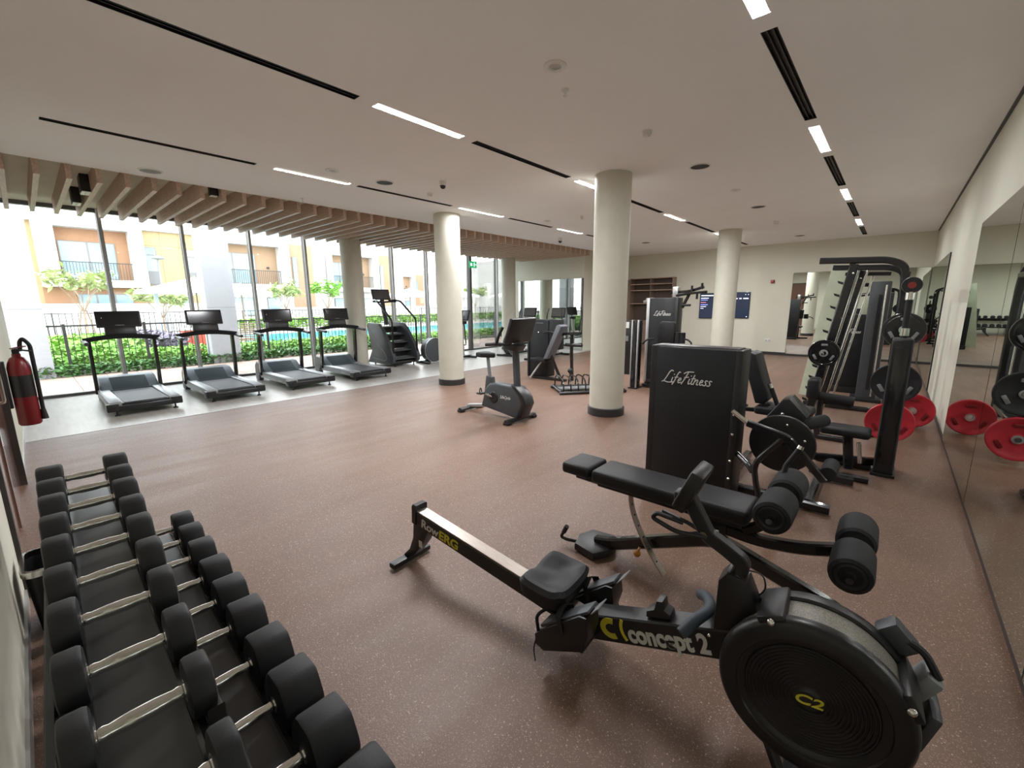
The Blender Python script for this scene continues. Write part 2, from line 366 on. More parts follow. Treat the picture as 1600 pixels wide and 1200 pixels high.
for X, segs in ROWS:
    nd = nl = 0
    for a, b, k in segs:
        yc = (a+b)/2; L = b-a
        if k == 0:
            t = thing('slot_diffuser', 'black linear slot air diffuser, %s from the camera in the %s' % (ordn[nd], rowname[X]), 'air vent', (X, yc, ZC), 0, 'ceiling slot diffusers'); nd += 1
            MB().b2((-SW, -L/2, .034), (SW, L/2, .040)).b2((-SW, -L/2, .002), (-SW+.004, L/2, .034)).b2((SW-.004, -L/2, .002), (SW, L/2, .034)).b2((-SW, -L/2, .002), (SW, -L/2+.004, .034)).b2((-SW, L/2-.004, .002), (SW, L/2, .034)).build('housing', M_black, t)
            for q in (-.018, .018): MB().b2((q-.003, -L/2+.005, .010), (q+.003, L/2-.005, .033)).build('blade', M_black, t)
        else:
            t = thing('linear_light', 'recessed white linear ceiling light, %s from the camera in the %s' % (ordn[nl], rowname[X]), 'ceiling light', (X, yc, ZC), 0, 'linear ceiling lights'); nl += 1
            MB().b2((-SW, -L/2, .004), (-SW+.006, L/2, .05)).b2((SW-.006, -L/2, .004), (SW, L/2, .05)).b2((-SW, -L/2, .004), (SW, -L/2+.006, .05)).b2((-SW, L/2-.006, .004), (SW, L/2, .05)).build('frame', M_silver, t)
            MB().b2((-SW+.006, -L/2+.006, .012), (SW-.006, L/2-.006, .03)).build('diffuser', MLAMP, t)
            ld = bpy.data.lights.new('linear_fill', 'AREA'); ld.shape = 'RECTANGLE'; ld.size = SW*1.7; ld.size_y = L-.02; ld.energy = 12*LAMP*DIM[X]; ld.color = (.96, .97, 1.0)  # fill light added in unlit fixtures to brighten the room
            lo = bpy.data.objects.new('linear_fill', ld); col.objects.link(lo); lo.parent = t; lo.location = (0, 0, .008)
# ---- columns
def column(x, y, r, label, band=.12):
    t = thing('column', label, 'column', (x, y, 0), 0, None, 'structure')
    MB().cyl((0, 0, 0), (0, 0, ZC+.04), r, n=48, cap=False).build('shaft', M_column, t)
    if band: MB().lathe([(r, 0), (r+.022, 0), (r+.022, band-.01), (r+.012, band), (r, band)], 48).build('base_band', M_darkbase, t)
column(-3.13, 5.68, .25, 'thick round cream column, nearest of the columns, in mid room')
column(-6.86, 5.82, .255, 'round cream column behind the exercise bike, left of mid room')
column(-3.27, 11.85, .26, 'round cream column in front of the wall screens')
column(-10.5, 5.72, .255, 'round cream column by the windows behind the fourth treadmill')
column(-10.55, 11.75, .255, 'round cream column by the windows past the exit sign')
# ---- louvre slats over the windows
t = thing('louvre_ceiling', 'row of hanging pale wooden slats along the window side of the ceiling', 'louvre', (0, 0, 0))
sm = MB().b2((-10.95, -.027, 3.22), (-7.875, .027, ZC+.069)).mesh('slat', M_wood)
for i in range(47):
    o = bpy.data.objects.new('slat', sm); col.objects.link(o); o.parent = t; o.location = (0, .07+i*.2775, 0)
for i, (x, y) in enumerate([(-8.75, .83), (-9.75, .80)]):
    s = thing('spot_lamp', ['black box spotlight between the slats, nearer to the ceiling edge', 'black box spotlight between the slats, nearer to the window'][i], 'spotlight', (x, y, ZC), 0, 'box spotlights between the slats')
    MB().b2((-.14, -.05, -.16), (.14, .05, .069), .006).build('housing', M_black, s)
    f = MB().b2((-.135, -.045, -.166), (.135, .045, -.158)).build('lamp_face', M_white, s)
    for k in (-.06, 0, .06): MB().cyl((k, 0, -.170), (k, 0, -.164), .012, n=10).build('lens', M_silver, f)
s = thing('spot_lamp', 'black box spotlight half hidden among the slats farther along', 'spotlight', (-8.05, 2.2, ZC), 0, 'box spotlights between the slats')
MB().b2((-.06, -.05, -.08), (.06, .05, .069), .006).build('housing', M_black, s); MB().b2((-.055, -.045, -.086), (.055, .045, -.078)).build('lamp_face', M_white, s)
# ---- glazing
MY = [-.22, 1.2, 2.47, 3.74, 5.0, 6.27, 7.54, 8.82, 10.72, 12.1, YE]
for i in range(len(MY)-1):
    a, b = MY[i], MY[i+1]
    t = thing('window_%d' % (i+1), None, None, (XW, a, 0)); t['kind'] = 'structure'; L = b-a
    MB().b2((-.006, .03, .05), (.006, L-.03, ZC+.0)).build('pane', M_glass, t)
    wdt = .035 if i not in (8,) else .07
    if i:
        MB().b2((-.07, -wdt, 0), (.02, wdt, ZC+.07)).build('mullion', M_mullion, t)
        MB().b2((.02, -wdt*.9, 0), (.09, wdt*.55, ZC+.07)).build('mullion_fin', M_mullight if i not in (8,) else M_mullion, t)
    MB().b2((-.05, 0, 0), (.05, L, .05)).build('sill', M_mullion, t)
    MB().b2((-.05, 0, ZC-.0), (.05, L, ZC+.07)).build('head_rail', M_mullion, t)
# exit sign hanging by the glass door
t = thing('exit_sign', 'small green emergency exit sign above the glass door', 'sign', (-11.2, 10.62, 3.0))
MB().b2((-.02, -.17, -.11), (.02, .17, .11), .004).build('panel', mat('exit_green', (.01, .30, .12), .4, emit=(.01, .35, .13), estr=.4), t)
MEX = mat('exit_white', (.8, .85, .8), .5, emit=(.8, 1, .85), estr=.5)
MB().b2((.02, -.13, -.05), (.024, -.05, .05)).build('door_symbol', MEX, t)
MB().b2((.02, .02, -.07), (.024, .035, .01)).b2((.02, .06, -.07), (.024, .075, .0)).b2((.02, .025, .0), (.024, .075, .045)).cyl((.02, .055, .065), (.024, .055, .065), .016, n=10).build('running_figure', MEX, t)
MB().b2((.02, .09, -.008), (.024, .14, .008)).prism([(.135, -.03), (.16, 0), (.135, .03)], .02, .024, 'X').build('arrow', MEX, t)
for k in (-.12, .12): MB().cyl((0, k, .10), (0, k, ZC+.072-3.0), .006, n=8).build('hanger', M_black, t)
# ---- mirrors
def mirror(label, lo, hi, ax):
    t = thing('wall_mirror', label, 'mirror', [(a+b)/2 for a, b in zip(lo, hi)])
    d = [abs(b-a)/2 for a, b in zip(lo, hi)]
    e = list(d); e[ax] = .004
    off = [0, 0, 0]; off[ax] = .005
    MB().b2([-q for q in d], d).build('backing', M_black, t)
    f = list(d); f[ax] = .001
    g = [q if k == ax else q-.004 for k, q in enumerate(f)]
    c = [0, 0, 0]; c[ax] = -(d[ax]+.0012)
    MB().box(c, [2*q for q in g]).build('silvered_glass', M_mirror, t)
mirror('wall mirror panel at the far end of the right wall', (XR-.02, 10.6, .06), (XR-.001, YF-.02, 2.46), 0)
mirror('wall mirror panel on the right wall beside the red plates, nearer half', (XR-.02, 2.6, .06), (XR-.001, 4.74, 2.46), 0)
mirror('wall mirror panel on the right wall that ends at the bare wall strip', (XR-.02, 4.75, .06), (XR-.001, 6.9, 2.46), 0)
mirror('wall mirror panel on the right wall next to the rowing machine', (XR-.02, -.2, .06), (XR-.001, 2.59, 2.46), 0)
mirror('tall wall mirror on the far wall right of the screens', (-2.42, YF-.02, .06), (-.92, YF-.001, 2.5), 1)
mirror('wall mirror on the far wall in the right corner behind the smith machine', (-.91, YF-.02, .06), (XR-.03, YF-.001, 2.5), 1)
mirror('wide wall mirror by the windows that reflects the glazing', (XW+.45, YE-.02, .07), (-8.12, YE-.001, 2.5), 1)
# ---- things on the ceiling
def disc(label, x, y, r, dark, name='ceiling_speaker', cat='speaker'):
    t = thing(name, label, cat, (x, y, ZC))
    MB().lathe([(r*.86, -.004), (r*.9, -.010), (r, -.008), (r*1.02, 0)], 32).build('rim', M_white, t)
    MB().lathe([(0.001, -.005), (r*.5, -.006), (r*.88, -.005)], 32).build('grille', M_darkgrille if dark else M_midgrey, t)
disc('round black ceiling speaker grille with white rim near the dome camera', -5.75, 3.74, .13, 1)
disc('round black ceiling speaker between the nearest column and the right slot row', -2.12, 6.11, .13, 1)
disc('round black ceiling speaker above the screens, middle of the three', -2.13, 9.34, .13, 1)
disc('round black ceiling speaker close to the far wall', -2.14, 14.08, .13, 1)
disc('round black ceiling speaker right of the nearest column far back', -5.72, 12.43, .13, 1)
disc('round grey ceiling grille beside the wooden slats', -7.49, 1.37, .13, 0, 'ceiling_vent', 'vent')
def downlight(label, x, y, r):
    t = thing('downlight', label, 'downlight', (x, y, ZC))
    MB().lathe([(r*.5, -.004), (r*.62, -.012), (r, -.008), (r*1.02, 0)], 32).build('trim_ring', M_white, t)
    MB().lathe([(.001, -.008), (r*.25, -.010), (r*.5, -.003)], 20).build('lens', M_silver, t)
downlight('white round downlight closest to the camera in the ceiling', -2.11, 2.89, .085)
downlight('white round downlight left of the black speaker and dome camera', -5.75, 2.96, .085)
downlight('faint white ceiling disc beyond the near black speaker', -2.11, 7.74, .07)
downlight('faint white ceiling disc past the round column behind the bike', -5.8, 7.72, .07)
def detector(label, x, y, r=.05, h=.05):
    t = thing('smoke_detector', label, 'smoke detector', (x, y, ZC))
    MB().lathe([(r, 0), (r, -h*.35), (r*.92, -h*.42), (r*.8, -h*.45), (r*.8, -h*.6), (r*.9, -h*.65), (r*.82, -h*.95), (r*.4, -h), (.001, -h)], 24).build('body', M_white, t)
    MB().cyl((r*.45, 0, -h-.003), (r*.45, 0, -h+.004), .006, n=8).build('indicator', M_red, t)
detector('white smoke detector in front of the near black ceiling speaker', -2.13, 4.53)
detector('white smoke detector beside the dome camera', -5.77, 4.57, .045, .045)
detector('white smoke detector near the far wall above the screens', -2.17, 11.2, .055, .07)
detector('white smoke detector left of the nearest column top', -5.0, 7.82, .05, .06)
def sprinkler(label, x, y):
    t = thing('sprinkler', label, 'sprinkler', (x, y, ZC))
    MB().lathe([(.035, 0), (.033, -.006), (.014, -.010), (.012, -.03), (.001, -.03)], 20).build('escutcheon', M_white, t)
    MB().cyl((0, 0, -.05), (0, 0, -.046), .018, n=12).cyl((0, 0, -.048), (0, 0, -.03), .004, n=8).build('deflector', M_white, t)
sprinkler('small white fire sprinkler behind the closest downlight', -2.26, 3.24)
sprinkler('small white fire sprinkler beside the wooden slats', -7.56, 3.34)
t = thing('dome_camera', 'white ceiling security camera with black dome near the speaker', 'security camera', (-5.09, 4.27, ZC))
MB().lathe([(.05, 0), (.05, -.05), (.046, -.06), (.03, -.065)], 24).build('housing', M_white, t); MB().sph((0, 0, -.065), .042, 16).build('dome', M_blackgloss, t)
t = thing('dome_camera', 'white ceiling security camera at the slat ends by the nearest column', 'security camera', (-7.0, 9.9, ZC))
MB().lathe([(.06, 0), (.06, -.07), (.05, -.08), (.03, -.085)], 24).build('housing', M_white, t); MB().sph((0, 0, -.085), .05, 16).build('dome', M_blackgloss, t)
# ---- far wall: shelves, panel, screens, alarm, socket
t = thing('shelf_unit', 'brown laminate open shelf unit against the far wall', 'shelf unit', (-6.75, YF-.17, 0))
for x in (-.80, -.02, .79): MB().b2((x-.012, -.17, 1.0), (x+.012, .165, 2.54)).build('upright', M_woodbrown, t)
for z in (1.0, 1.62, 2.1, 2.32, 2.53): MB().b2((-.81, -.165, z-.011), (.80, .165, z+.011)).build('shelf', M_wood if z > 1.3 else M_woodbrown, t)
MB().b2((-.81, .15, 1.0), (.80, .168, 2.54)).build('back_panel', mat('dark_shelf_back', (.10, .07, .055), .6), t)
MB().b2((-.81, -.168, 0), (.80, .168, .99)).build('base_cabinet', M_woodbrown, t)
o = MB().sph((0, 0, .07), .07, 10).sph((.08, .0, .05), .05, 8).sph((-.08, 0, .06), .055, 8).sph((.02, 0, .15), .05, 8).build('white_ornament', M_white, None, (-6.95, YF-.2, 1.632))
tag(o, 'small white coral ornament on the brown shelf', 'ornament')
t = MB().b2((-8.09, YF-.36, 0), (-7.57, YF-.01, 2.5), .004).build('wall_panel', M_woodbrown); tag(t, 'tall plain brown laminate cupboard left of the shelves', 'cupboard')
def screen(label, x, z0, z1, w_, rows):
    t = thing('wall_screen', label, 'screen', (x, YF-.03, 0))
    MB().b2((-w_/2, -.02, z0), (w_/2, .029, z1), .006).build('bezel', M_blackgloss, t)
    MB().b2((-w_/2+.012, -.0215, z0+.015), (w_/2-.012, -.0195, z1-.015)).build('display', mat('screen_dark', (.012, .015, .024), .15, emit=(.02, .03, .06), estr=.4), t)
    for (a, b, z, h, c) in rows:
        MB().b2((a, -.0230, z), (b, -.0214, z+h)).build('screen_text', mat('screen_%s' % c, {'w': (.7, .7, .8), 'b': (.2, .25, .6), 'r': (.6, .2, .3)}[c], .5, emit={'w': (.7, .72, .9), 'b': (.25, .3, .9), 'r': (.8, .2, .3)}[c], estr=.8), t)
screen('black upright wall screen with lines of text, half behind the column', -4.85, 1.11, 1.96, .48, [(-.2, .2, 1.86, .03, 'w'), (-.2, .05, 1.78, .02, 'w'), (-.2, .02, 1.72, .02, 'b'), (-.2, -.03, 1.64, .015, 'r'), (-.2, .03, 1.56, .02, 'b'), (-.2, -.02, 1.5, .015, 'w'), (-.2, -.1, 1.44, .015, 'w')])
screen('black upright wall screen with one line of text, right of the column', -3.78, 1.13, 1.97, .50, [(-.2, -.12, 1.75, .03, 'w'), (-.07, .0, 1.75, .03, 'w'), (.05, .2, 1.75, .03, 'w'), (.1, .12, 1.88, .02, 'w'), (.18, .2, 1.88, .02, 'w'), (.17, .2, 1.17, .025, 'w')])
t = thing('fire_alarm', 'small red fire alarm call point on the far wall', 'fire alarm', (-2.95, YF-.02, 2.27))
MB().b2((-.05, -.03, -.05), (.05, .019, .05), .008).build('body', M_extred, t); MB().cyl((0, -.05, 0), (0, -.03, 0), .03, n=16).build('sounder', M_red, t)
t = thing('wall_socket', 'white double wall socket low on the far wall', 'socket', (-2.93, YF-.012, .45))
MB().b2((-.08, -.005, -.045), (.08, .011, .045), .004).build('plate', M_white, t)
for k in (-.04, .04): MB().b2((k-.015, -.007, -.015), (k+.015, -.004, .015)).build('outlet', M_midgrey, t)
# ---- back wall beside the camera with a glossy red-brown door
struct(MB().b2((-3.55, YB-.15, 0), (XR+.2, YB, ZC+.05)).b2((XW-.1, YB-.15, 0), (-6.02, YB, ZC+.05)).b2((-6.02, YB-.15, 2.75), (-3.55, YB, ZC+.05)).build('wall_back', M_wall))
t = thing('door_1', None, None, (-4.785, YB, 0)); t['kind'] = 'structure'
MB().b2((-1.19, -.06, .01), (-.02, -.025, 2.70)).build('door_leaf', M_redwood, t)
MB().b2((.02, -.06, .01), (1.19, -.025, 2.70)).build('door_leaf', M_redwood, t)
for x in (-1.21, 1.21): MB().b2((x-.025, -.12, 0), (x+.025, .02, 2.75)).build('door_frame', M_brownbase, t)
MB().b2((-.03, -.07, .01), (.03, -.015, 2.70)).build('meeting_stile', M_redwood, t)
MB().b2((-1.235, -.12, 2.70), (1.235, .006, 2.75)).build('door_head', M_brownbase, t)
MB().tube([(-.12, -.025, .95), (-.12, .035, .95), (-.12, .035, 1.35), (-.12, -.025, 1.35)], .011, 10, bend=.02).build('handle', M_chrome, t)
struct(MB().b2((-3.5, YB, 0), (XR-.02, YB+.012, .08)).b2((XW+.1, YB, 0), (-6.03, YB+.012, .08)).build('baseboard_back', M_silver))
# ================================================================ ROWING MACHINE
RX = lambda a: Matrix.Rotation(a, 4, 'X')
def axisY(c):  # lathe frame whose +z points to -y
    return Matrix.Translation(c) @ RX(PI/2)
def soft_pad(mb, lo, hi, bev=.02, seg=3): return mb.b2(lo, hi, bev, seg)
t = thing('rowing_machine', 'black rowing machine with steel rail and round flywheel in the foreground', 'rowing machine', (-2.22, 1.46, 0), math.radians(3.5))
rail_z = lambda x: .420-.140*x
a0, a1 = (.13, rail_z(.13)-.052), (1.36, rail_z(1.36)-.052)
rl = MB().bar([(a0[0], 0, a0[1]), (a1[0], 0, a1[1])], .088, .082, c=.05).build('rail', M_black, t)
MB().bar([(a0[0], 0, a0[1]+.048), (a1[0], 0, a1[1]+.048)], .008, .072, c=.1).build('steel_track', M_steel, rl)
MB().bar([(a0[0]-.012, 0, a0[1]+.02), (a0[0]+.022, 0, a0[1]+.018)], .13, .094, c=.1).build('end_cap', M_black, rl)
text('rail_lettering', 'Row', .075, M_print, rl, (.275, -.0425, rail_z(.275)-.056), (PI/2, .139, 0), shear=0, bold=.0015, fit=.15)
text('rail_lettering', 'ERG', .075, M_yellow, rl, (.435, -.0425, rail_z(.435)-.056), (PI/2, .139, 0), shear=0, bold=.002, fit=.155)
f = MB().prism([(.115, .33), (.27, .335), (.20, .20), (.115, .09), (.055, .045), (-.005, .045), (.06, .11), (.10, .2)], -.035, .035, 'Y', .006).build('rear_leg', M_black, t)
MB().box((.022, 0, .027), (.055, .30, .034), None, .008).build('rear_foot', M_black, t)
MB().b2((.16, -.037, .16), (.19, -.035, .205)).build('label_sticker', M_print, f)
# seat
def seat_mesh():
    mb = MB(); n = 18; m = 18; top = []
    for i in range(n+1):
        row = []
        for j in range(m+1):
            u = -1+2*i/n; v = -1+2*j/m
            k = 1/max(1e-6, (abs(u)**5+abs(v)**5)**(1/5)) * max(abs(u), abs(v)) if (u or v) else 1
            x, y = u*k*.125, v*k*.162
            e = (abs(u)**5+abs(v)**5)**.2; e = max(abs(u), abs(v))
            z = .068 + .022*(v*v) + .016*max(0, u)**2 - .020*math.exp(-((abs(y)-.062)**2)/.0022-((x+.01)**2)/.004) - .02*math.exp(-(y*y)/.0012)*max(0, -u)
            z -= .030*max(0, (e-.82)/.18)**2
            row.append(mb.bm.verts.new((x, y, z)))
        top.append(row)
    bot = [[mb.bm.verts.new((v.co.x*.93, v.co.y*.93, .0)) for v in r] for r in top]
    for i in range(n):
        for j in range(m):
            mb.bm.faces.new((top[i][j], top[i][j+1], top[i+1][j+1], top[i+1][j])); mb.bm.faces.new((bot[i][j], bot[i+1][j], bot[i+1][j+1], bot[i][j+1]))
    ring = [(i, 0) for i in range(n)]+[(n, j) for j in range(m)]+[(n-i, m) for i in range(n)]+[(0, m-j) for j in range(m)]
    for (a, b), (c, d) in zip(ring, ring[1:]+ring[:1]): mb.bm.faces.new((top[a][b], top[c][d], bot[c][d], bot[a][b]))
    mb.sm = True; return mb
sx = 1.13
s = seat_mesh().build('seat', M_rubber, t, (sx, 0, rail_z(sx)+.035), (0, math.radians(5), 0))
MB().box((sx, 0, rail_z(sx)+.018), (.17, .12, .05), Euler((0, .139, 0)), .008).build('seat_carriage', M_black, t)
# beam with lettering
b0, b1 = (1.33, .205), (1.93, .425); bang = math.atan2(b1[1]-b0[1], b1[0]-b0[0])
bm_ = MB().bar([(b0[0], 0, b0[1]), (b1[0], 0, b1[1])], .118, .10, c=.06).build('main_beam', M_black, t)
text('beam_lettering', 'concept 2', .105, M_print, bm_, (1.690, -.0515, .330), (PI/2, -bang, 0), bold=.004, fit=.335)
def on_beam(d, h): return (b0[0]+math.cos(bang)*d-math.sin(bang)*h, b0[1]+math.sin(bang)*d+math.cos(bang)*h)
lx, lz = on_beam(.140, .008)
ring = MB(); 
RB = Matrix.Translation((lx, -.0515, lz)) @ Matrix.Rotation(-bang, 4, 'Y')
pts = [RB @ Vector((.036*math.cos(q)*1.1, 0, .036*math.sin(q))) for q in [2*PI*i/20 for i in range(20)]]
ring.sweep(pts, [(.012, .0008), (.012, -.0008), (-.012, -.0008), (-.012, .0008)], True, (0, 1, 0))
crv = MB().sweep([RB @ Vector((.036*1.1*math.cos(q)-.002, 0, .034*math.sin(q))) for q in [math.radians(d) for d in range(65, 300, 12)]], [(.0008, .0125), (.0008, -.0125), (-.0008, -.0125), (-.0008, .0125)], False, (0, 1, 0)).build('beam_emblem', M_yellow, bm_)
MB().sweep([RB @ Vector((.048+.014*abs(q)/.045*abs(q)/.045, 0, q)) for q in [-.045+.009*i for i in range(11)]], [(.0008, .007), (.0008, -.007), (-.0008, -.007), (-.0008, .007)], False, (0, 1, 0)).build('beam_emblem', M_yellow, bm_)
for q, h in ((.56, .035), (.585, -.035)):
    px, pz = on_beam(q, h); MB().sph((px, -.051, pz), .008, 8).build('screw', M_chrome, bm_)
hx, hz = on_beam(.36, .06)
MB().prism([(hx-.05, hz-.012), (hx+.05, hz+.02), (hx+.045, hz+.04), (hx+.02, hz+.05), (hx+.012, hz+.085), (hx-.012, hz+.078), (hx-.02, hz+.035), (hx-.05, hz+.015)], -.03, .03, 'Y', .004).build('handle_hook', M_black, bm_)
# handle with foam grip resting by the chain guide
h = MB().tube([(1.765, -.135, .455), (1.80, -.08, .495), (1.835, 0, .505), (1.80, .08, .495), (1.765, .135, .455)], .021, 12, bend=.05).build('handle', mat('blue_black_grip', (.03, .042, .055), .6, bump=.1, bscale=150), t)
MB().box((1.885, 0, .495), (.07, .035, .03), None, .006).build('handle_swivel', M_black, h)
# foot stretchers
for k, sy in enumerate((-.125, .125)):
    fp = MB().prism([(1.14, .155), (1.145, .105), (1.19, .09), (1.385, .19), (1.41, .29), (1.40, .36), (1.365, .355), (1.20, .215)], sy-.055, sy+.055, 'Y', .006).build('foot_stretcher', M_black, t)
    MB().box((1.285, sy, .292), (.30, .085, .014), Euler((0, -.66, 0)), .004).build('foot_plate', M_greyplastic, fp)
    MB().sweep([(1.285, sy-.062, .235), (1.262, sy-.052, .30), (1.255, sy, .325), (1.262, sy+.052, .30), (1.285, sy+.062, .235)], [(.018, .0015), (.018, -.0015), (-.018, -.0015), (-.018, .0015)], False, (0, 0, 1)).build('strap', M_foam, fp)
    MB().tube([(1.15, sy-.035, .155), (1.14, sy-.04, .245), (1.18, sy+.0, .275), (1.215, sy+.03, .235)], .008, 8, bend=.03).build('heel_loop', M_rubber, fp)
    MB().tube([(1.15, sy-.05, .14), (1.135, sy-.055, .08), (1.15, sy-.06, .02)], .003, 6, bend=.03).build('loose_strap', M_foam, fp)
    MB().box((1.43, sy+.0, .40), (.05, .08, .004), Euler((0, -.9, 0))).build('size_label', M_midgrey, fp)
MB().cyl((1.38, -.18, .20), (1.38, .18, .20), .013, n=10).build('stretcher_axle', M_black, t)
# upright plate, monitor arm, monitor
MB().prism([(1.85, .36), (1.99, .42), (1.985, .60), (1.945, .69), (1.88, .70), (1.855, .66)], -.045, .045, 'Y', .008).build('upright_bracket', M_black, t)
ar = MB().bar([(1.905, 0, .665), (1.925, 0, .735), (1.855, 0, .775), (1.80, 0, .80), (1.722, 0, .935)], .045, .05, bend=.02, up=(0, 1, 0), c=.1).build('monitor_arm', M_black, t)
for p in ((1.912, .685), (1.79, .81)): MB().cyl((p[0], -.034, p[1]), (p[0], .034, p[1]), .014, n=10).build('pivot_bolt', M_chrome, ar)
MB().box((1.735, 0, .975), (.05, .16, .17), Euler((0, .40, 0)), .012).build('monitor', M_black, t)
MB().box((1.70, 0, .925), (.05, .06, .05), None, .01).build('monitor_hinge', M_black, ar)
ph = MB().tube([(1.80, -.03, .805), (1.70, -.05, .80), (1.61, -.06, .835), (1.625, -.06, .86), (1.72, -.04, .84)], .009, 8, bend=.03).build('phone_cradle', M_black, t)
MB().tube([(1.62, .03, .83), (1.72, .02, .815), (1.79, .02, .79)], .008, 8).build('cradle_arm', M_black, ph)
MB().tube([(1.93, .02, .70), (1.985, .03, .70), (2.0, .03, .64), (1.94, .02, .57)], .003, 6, bend=.03).build('cable', M_black, t)
# flywheel housing
c = (2.155, 0, .405)
fw = MB()
prof = [(.001, .118), (.03, .119), (.036, .114)]
r = .045
while r < .175: prof += [(r, .1125), (r+.002, .1155), (r+.006, .1155), (r+.008, .1125)]; r += .0105
prof += [(.178, .112), (.186, .121), (.202, .124), (.206, .130), (.238, .129), (.252, .124), (.261, .114), (.264, .100), (.264, .088), (.255, .086)]
fw.lathe(prof, 72, axisY(c)); fwo = fw.build('flywheel_cover', mat('flywheel_black', (.012, .012, .013), .33, var=.1), t)
MB().lathe([(.246, .088), (.252, .086), (.252, -.018), (.246, -.022)], 72, axisY(c)).build('perforated_band', mat('perforated_steel', (.20, .185, .155), .5, metal=.3, var=.5, scale=260), t)
MB().lathe([(.255, -.018), (.264, -.022), (.264, -.06), (.25, -.085), (.12, -.10), (.001, -.10)], 48, axisY(c)).build('back_cover', M_black, t)
text('hub_emblem', 'C2', .046, M_yellow, fwo, (c[0], -.1195, c[2]), (PI/2, -.12, 0), shear=.2, bold=.0008, fit=.075)
for ang in (118, 28, -40):
    q = math.radians(ang); px, pz = c[0]+.262*math.cos(q), c[2]+.262*math.sin(q)
    o = MB().box((0, 0, 0), (.085, .185, .028), None, .009).build('housing_clip', M_black, t, (px, -.03, pz), (0, -(q-PI/2), 0))
    MB().sph((0, -.096, -.004), .013, 10).build('clip_screw', M_chrome, o)
MB().box((c[0]+.265, .07, c[2]+.08), (.05, .09, .12), Euler((0, .5, 0)), .012).build('damper_lever', M_midgrey, t)
MB().box((c[0]+.20, .085, c[2]+.20), (.10, .06, .07), Euler((0, .8, 0)), .012).build('cord_housing', M_greyplastic, t)
MB().box((c[0]+.285, .05, c[2]-.02), (.03, .14, .14), Euler((0, .25, 0)), .01).build('generator_cover', M_greyplastic, t)
MB().tube([(c[0]+.20, .07, c[2]+.21), (c[0]+.26, .06, c[2]+.20), (c[0]+.30, .05, c[2]+.13)], .012, 8, bend=.03).build('damper_hose', M_rubber, t)
for sy in (-.05, .06):
    MB().bar([(2.02, sy, .22), (2.13, sy*2.4, .035)], .035, .03, c=.2).build('front_leg', M_black, t)
    MB().bar([(2.30, sy, .20), (2.15, sy*2.4, .035)], .035, .03, c=.2).build('front_leg', M_black, t)
MB().box((2.14, 0, .02), (.06, .46, .036), None, .008).build('front_foot', M_black, t)

# ================================================================ DECLINE BENCH
t = thing('weight_bench', 'black adjustable decline bench with foam leg rollers behind the rower', 'bench', (0, 2.37, 0))
soft_pad(MB(), (-1.555, -.125, .535), (-1.345, .125, .612), .022).build('head_pad', M_vinylpad, t)
p = soft_pad(MB(), (-1.325, -.13, .528), (-.765, .13, .612), .022).build('back_pad', M_vinylpad, t)
MB().b2((-1.29, -.10, .505), (-.80, .10, .529)).build('pad_board', M_black, p)
p = soft_pad(MB(), (-.735, -.13, .535), (-.425, .13, .618), .024).build('seat_pad', M_vinylpad, t)
MB().b2((-.71, -.10, .512), (-.46, .10, .537)).build('pad_board', M_black, p)
MB().bar([(-1.50, 0, .50), (-.80, 0, .485), (-.50, 0, .485)], .05, .05).build('pad_frame', M_blackgloss, t)
mr = MB().bar([(-1.34, 0, .055), (-1.22, 0, .085), (-.66, 0, .335), (-.58, 0, .355), (-.48, 0, .33), (-.02, 0, .19), (.10, 0, .075)], .075, .06, bend=.10).build('main_rail', M_blackgloss, t)
MB().prism([(-1.44, -.12), (-1.28, -.15), (-1.22, -.05), (-1.22, .05), (-1.28, .15), (-1.44, .12), (-1.48, 0)], .004, .06, 'Z', .012).build('rear_foot', M_black, t)
MB().box((.11, 0, .028), (.08, .30, .05), None, .012).build('front_foot', M_black, t)
MB().b2((-.63, -.035, .35), (-.54, .035, .50), .006).build('seat_post', M_blackgloss, t)
MB().sph((-.585, -.04, .43), .014, 10).build('bolt', M_chrome, t)
arc = []
for i in range(15):
    q = i/14; x = -1.075+.235*q**1.7; z = .505-.44*q; arc.append((x, -.075, z))
ac = MB().sweep(arc, [(.004, .024), (.004, -.024), (-.004, -.024), (-.004, .024)], False, (1, 0, 0)).build('adjusting_arc', M_steel, t)
for i in range(2, 14, 2):
    p = Vector(arc[i]); MB().cyl((p.x-.006, p.y, p.z), (p.x+.006, p.y, p.z), .008, n=8).build('hole', M_black, ac)
MB().tube([(-1.36, -.02, .03), (-1.52, -.10, .045), (-1.56, -.11, .055), (-1.52, -.11, .13)], .011, 10, bend=.03).build('crank_handle', M_blackgloss, t)
MB().cyl((-1.535, -.11, .10), (-1.51, -.11, .15), .016, n=12).build('handle_grip', M_rubber, t)
MB().cyl((-1.17, 0, .11), (-1.175, 0, .15), .016, .022, 10).build('knob', M_black, t)
MB().sph((-1.02, -.062, .125), .022, 12).cyl((-1.02, -.03, .15), (-1.02, -.06, .13), .008, n=8).build('orange_knob', mat('orange_knob', (.50, .20, .02), .35), t)
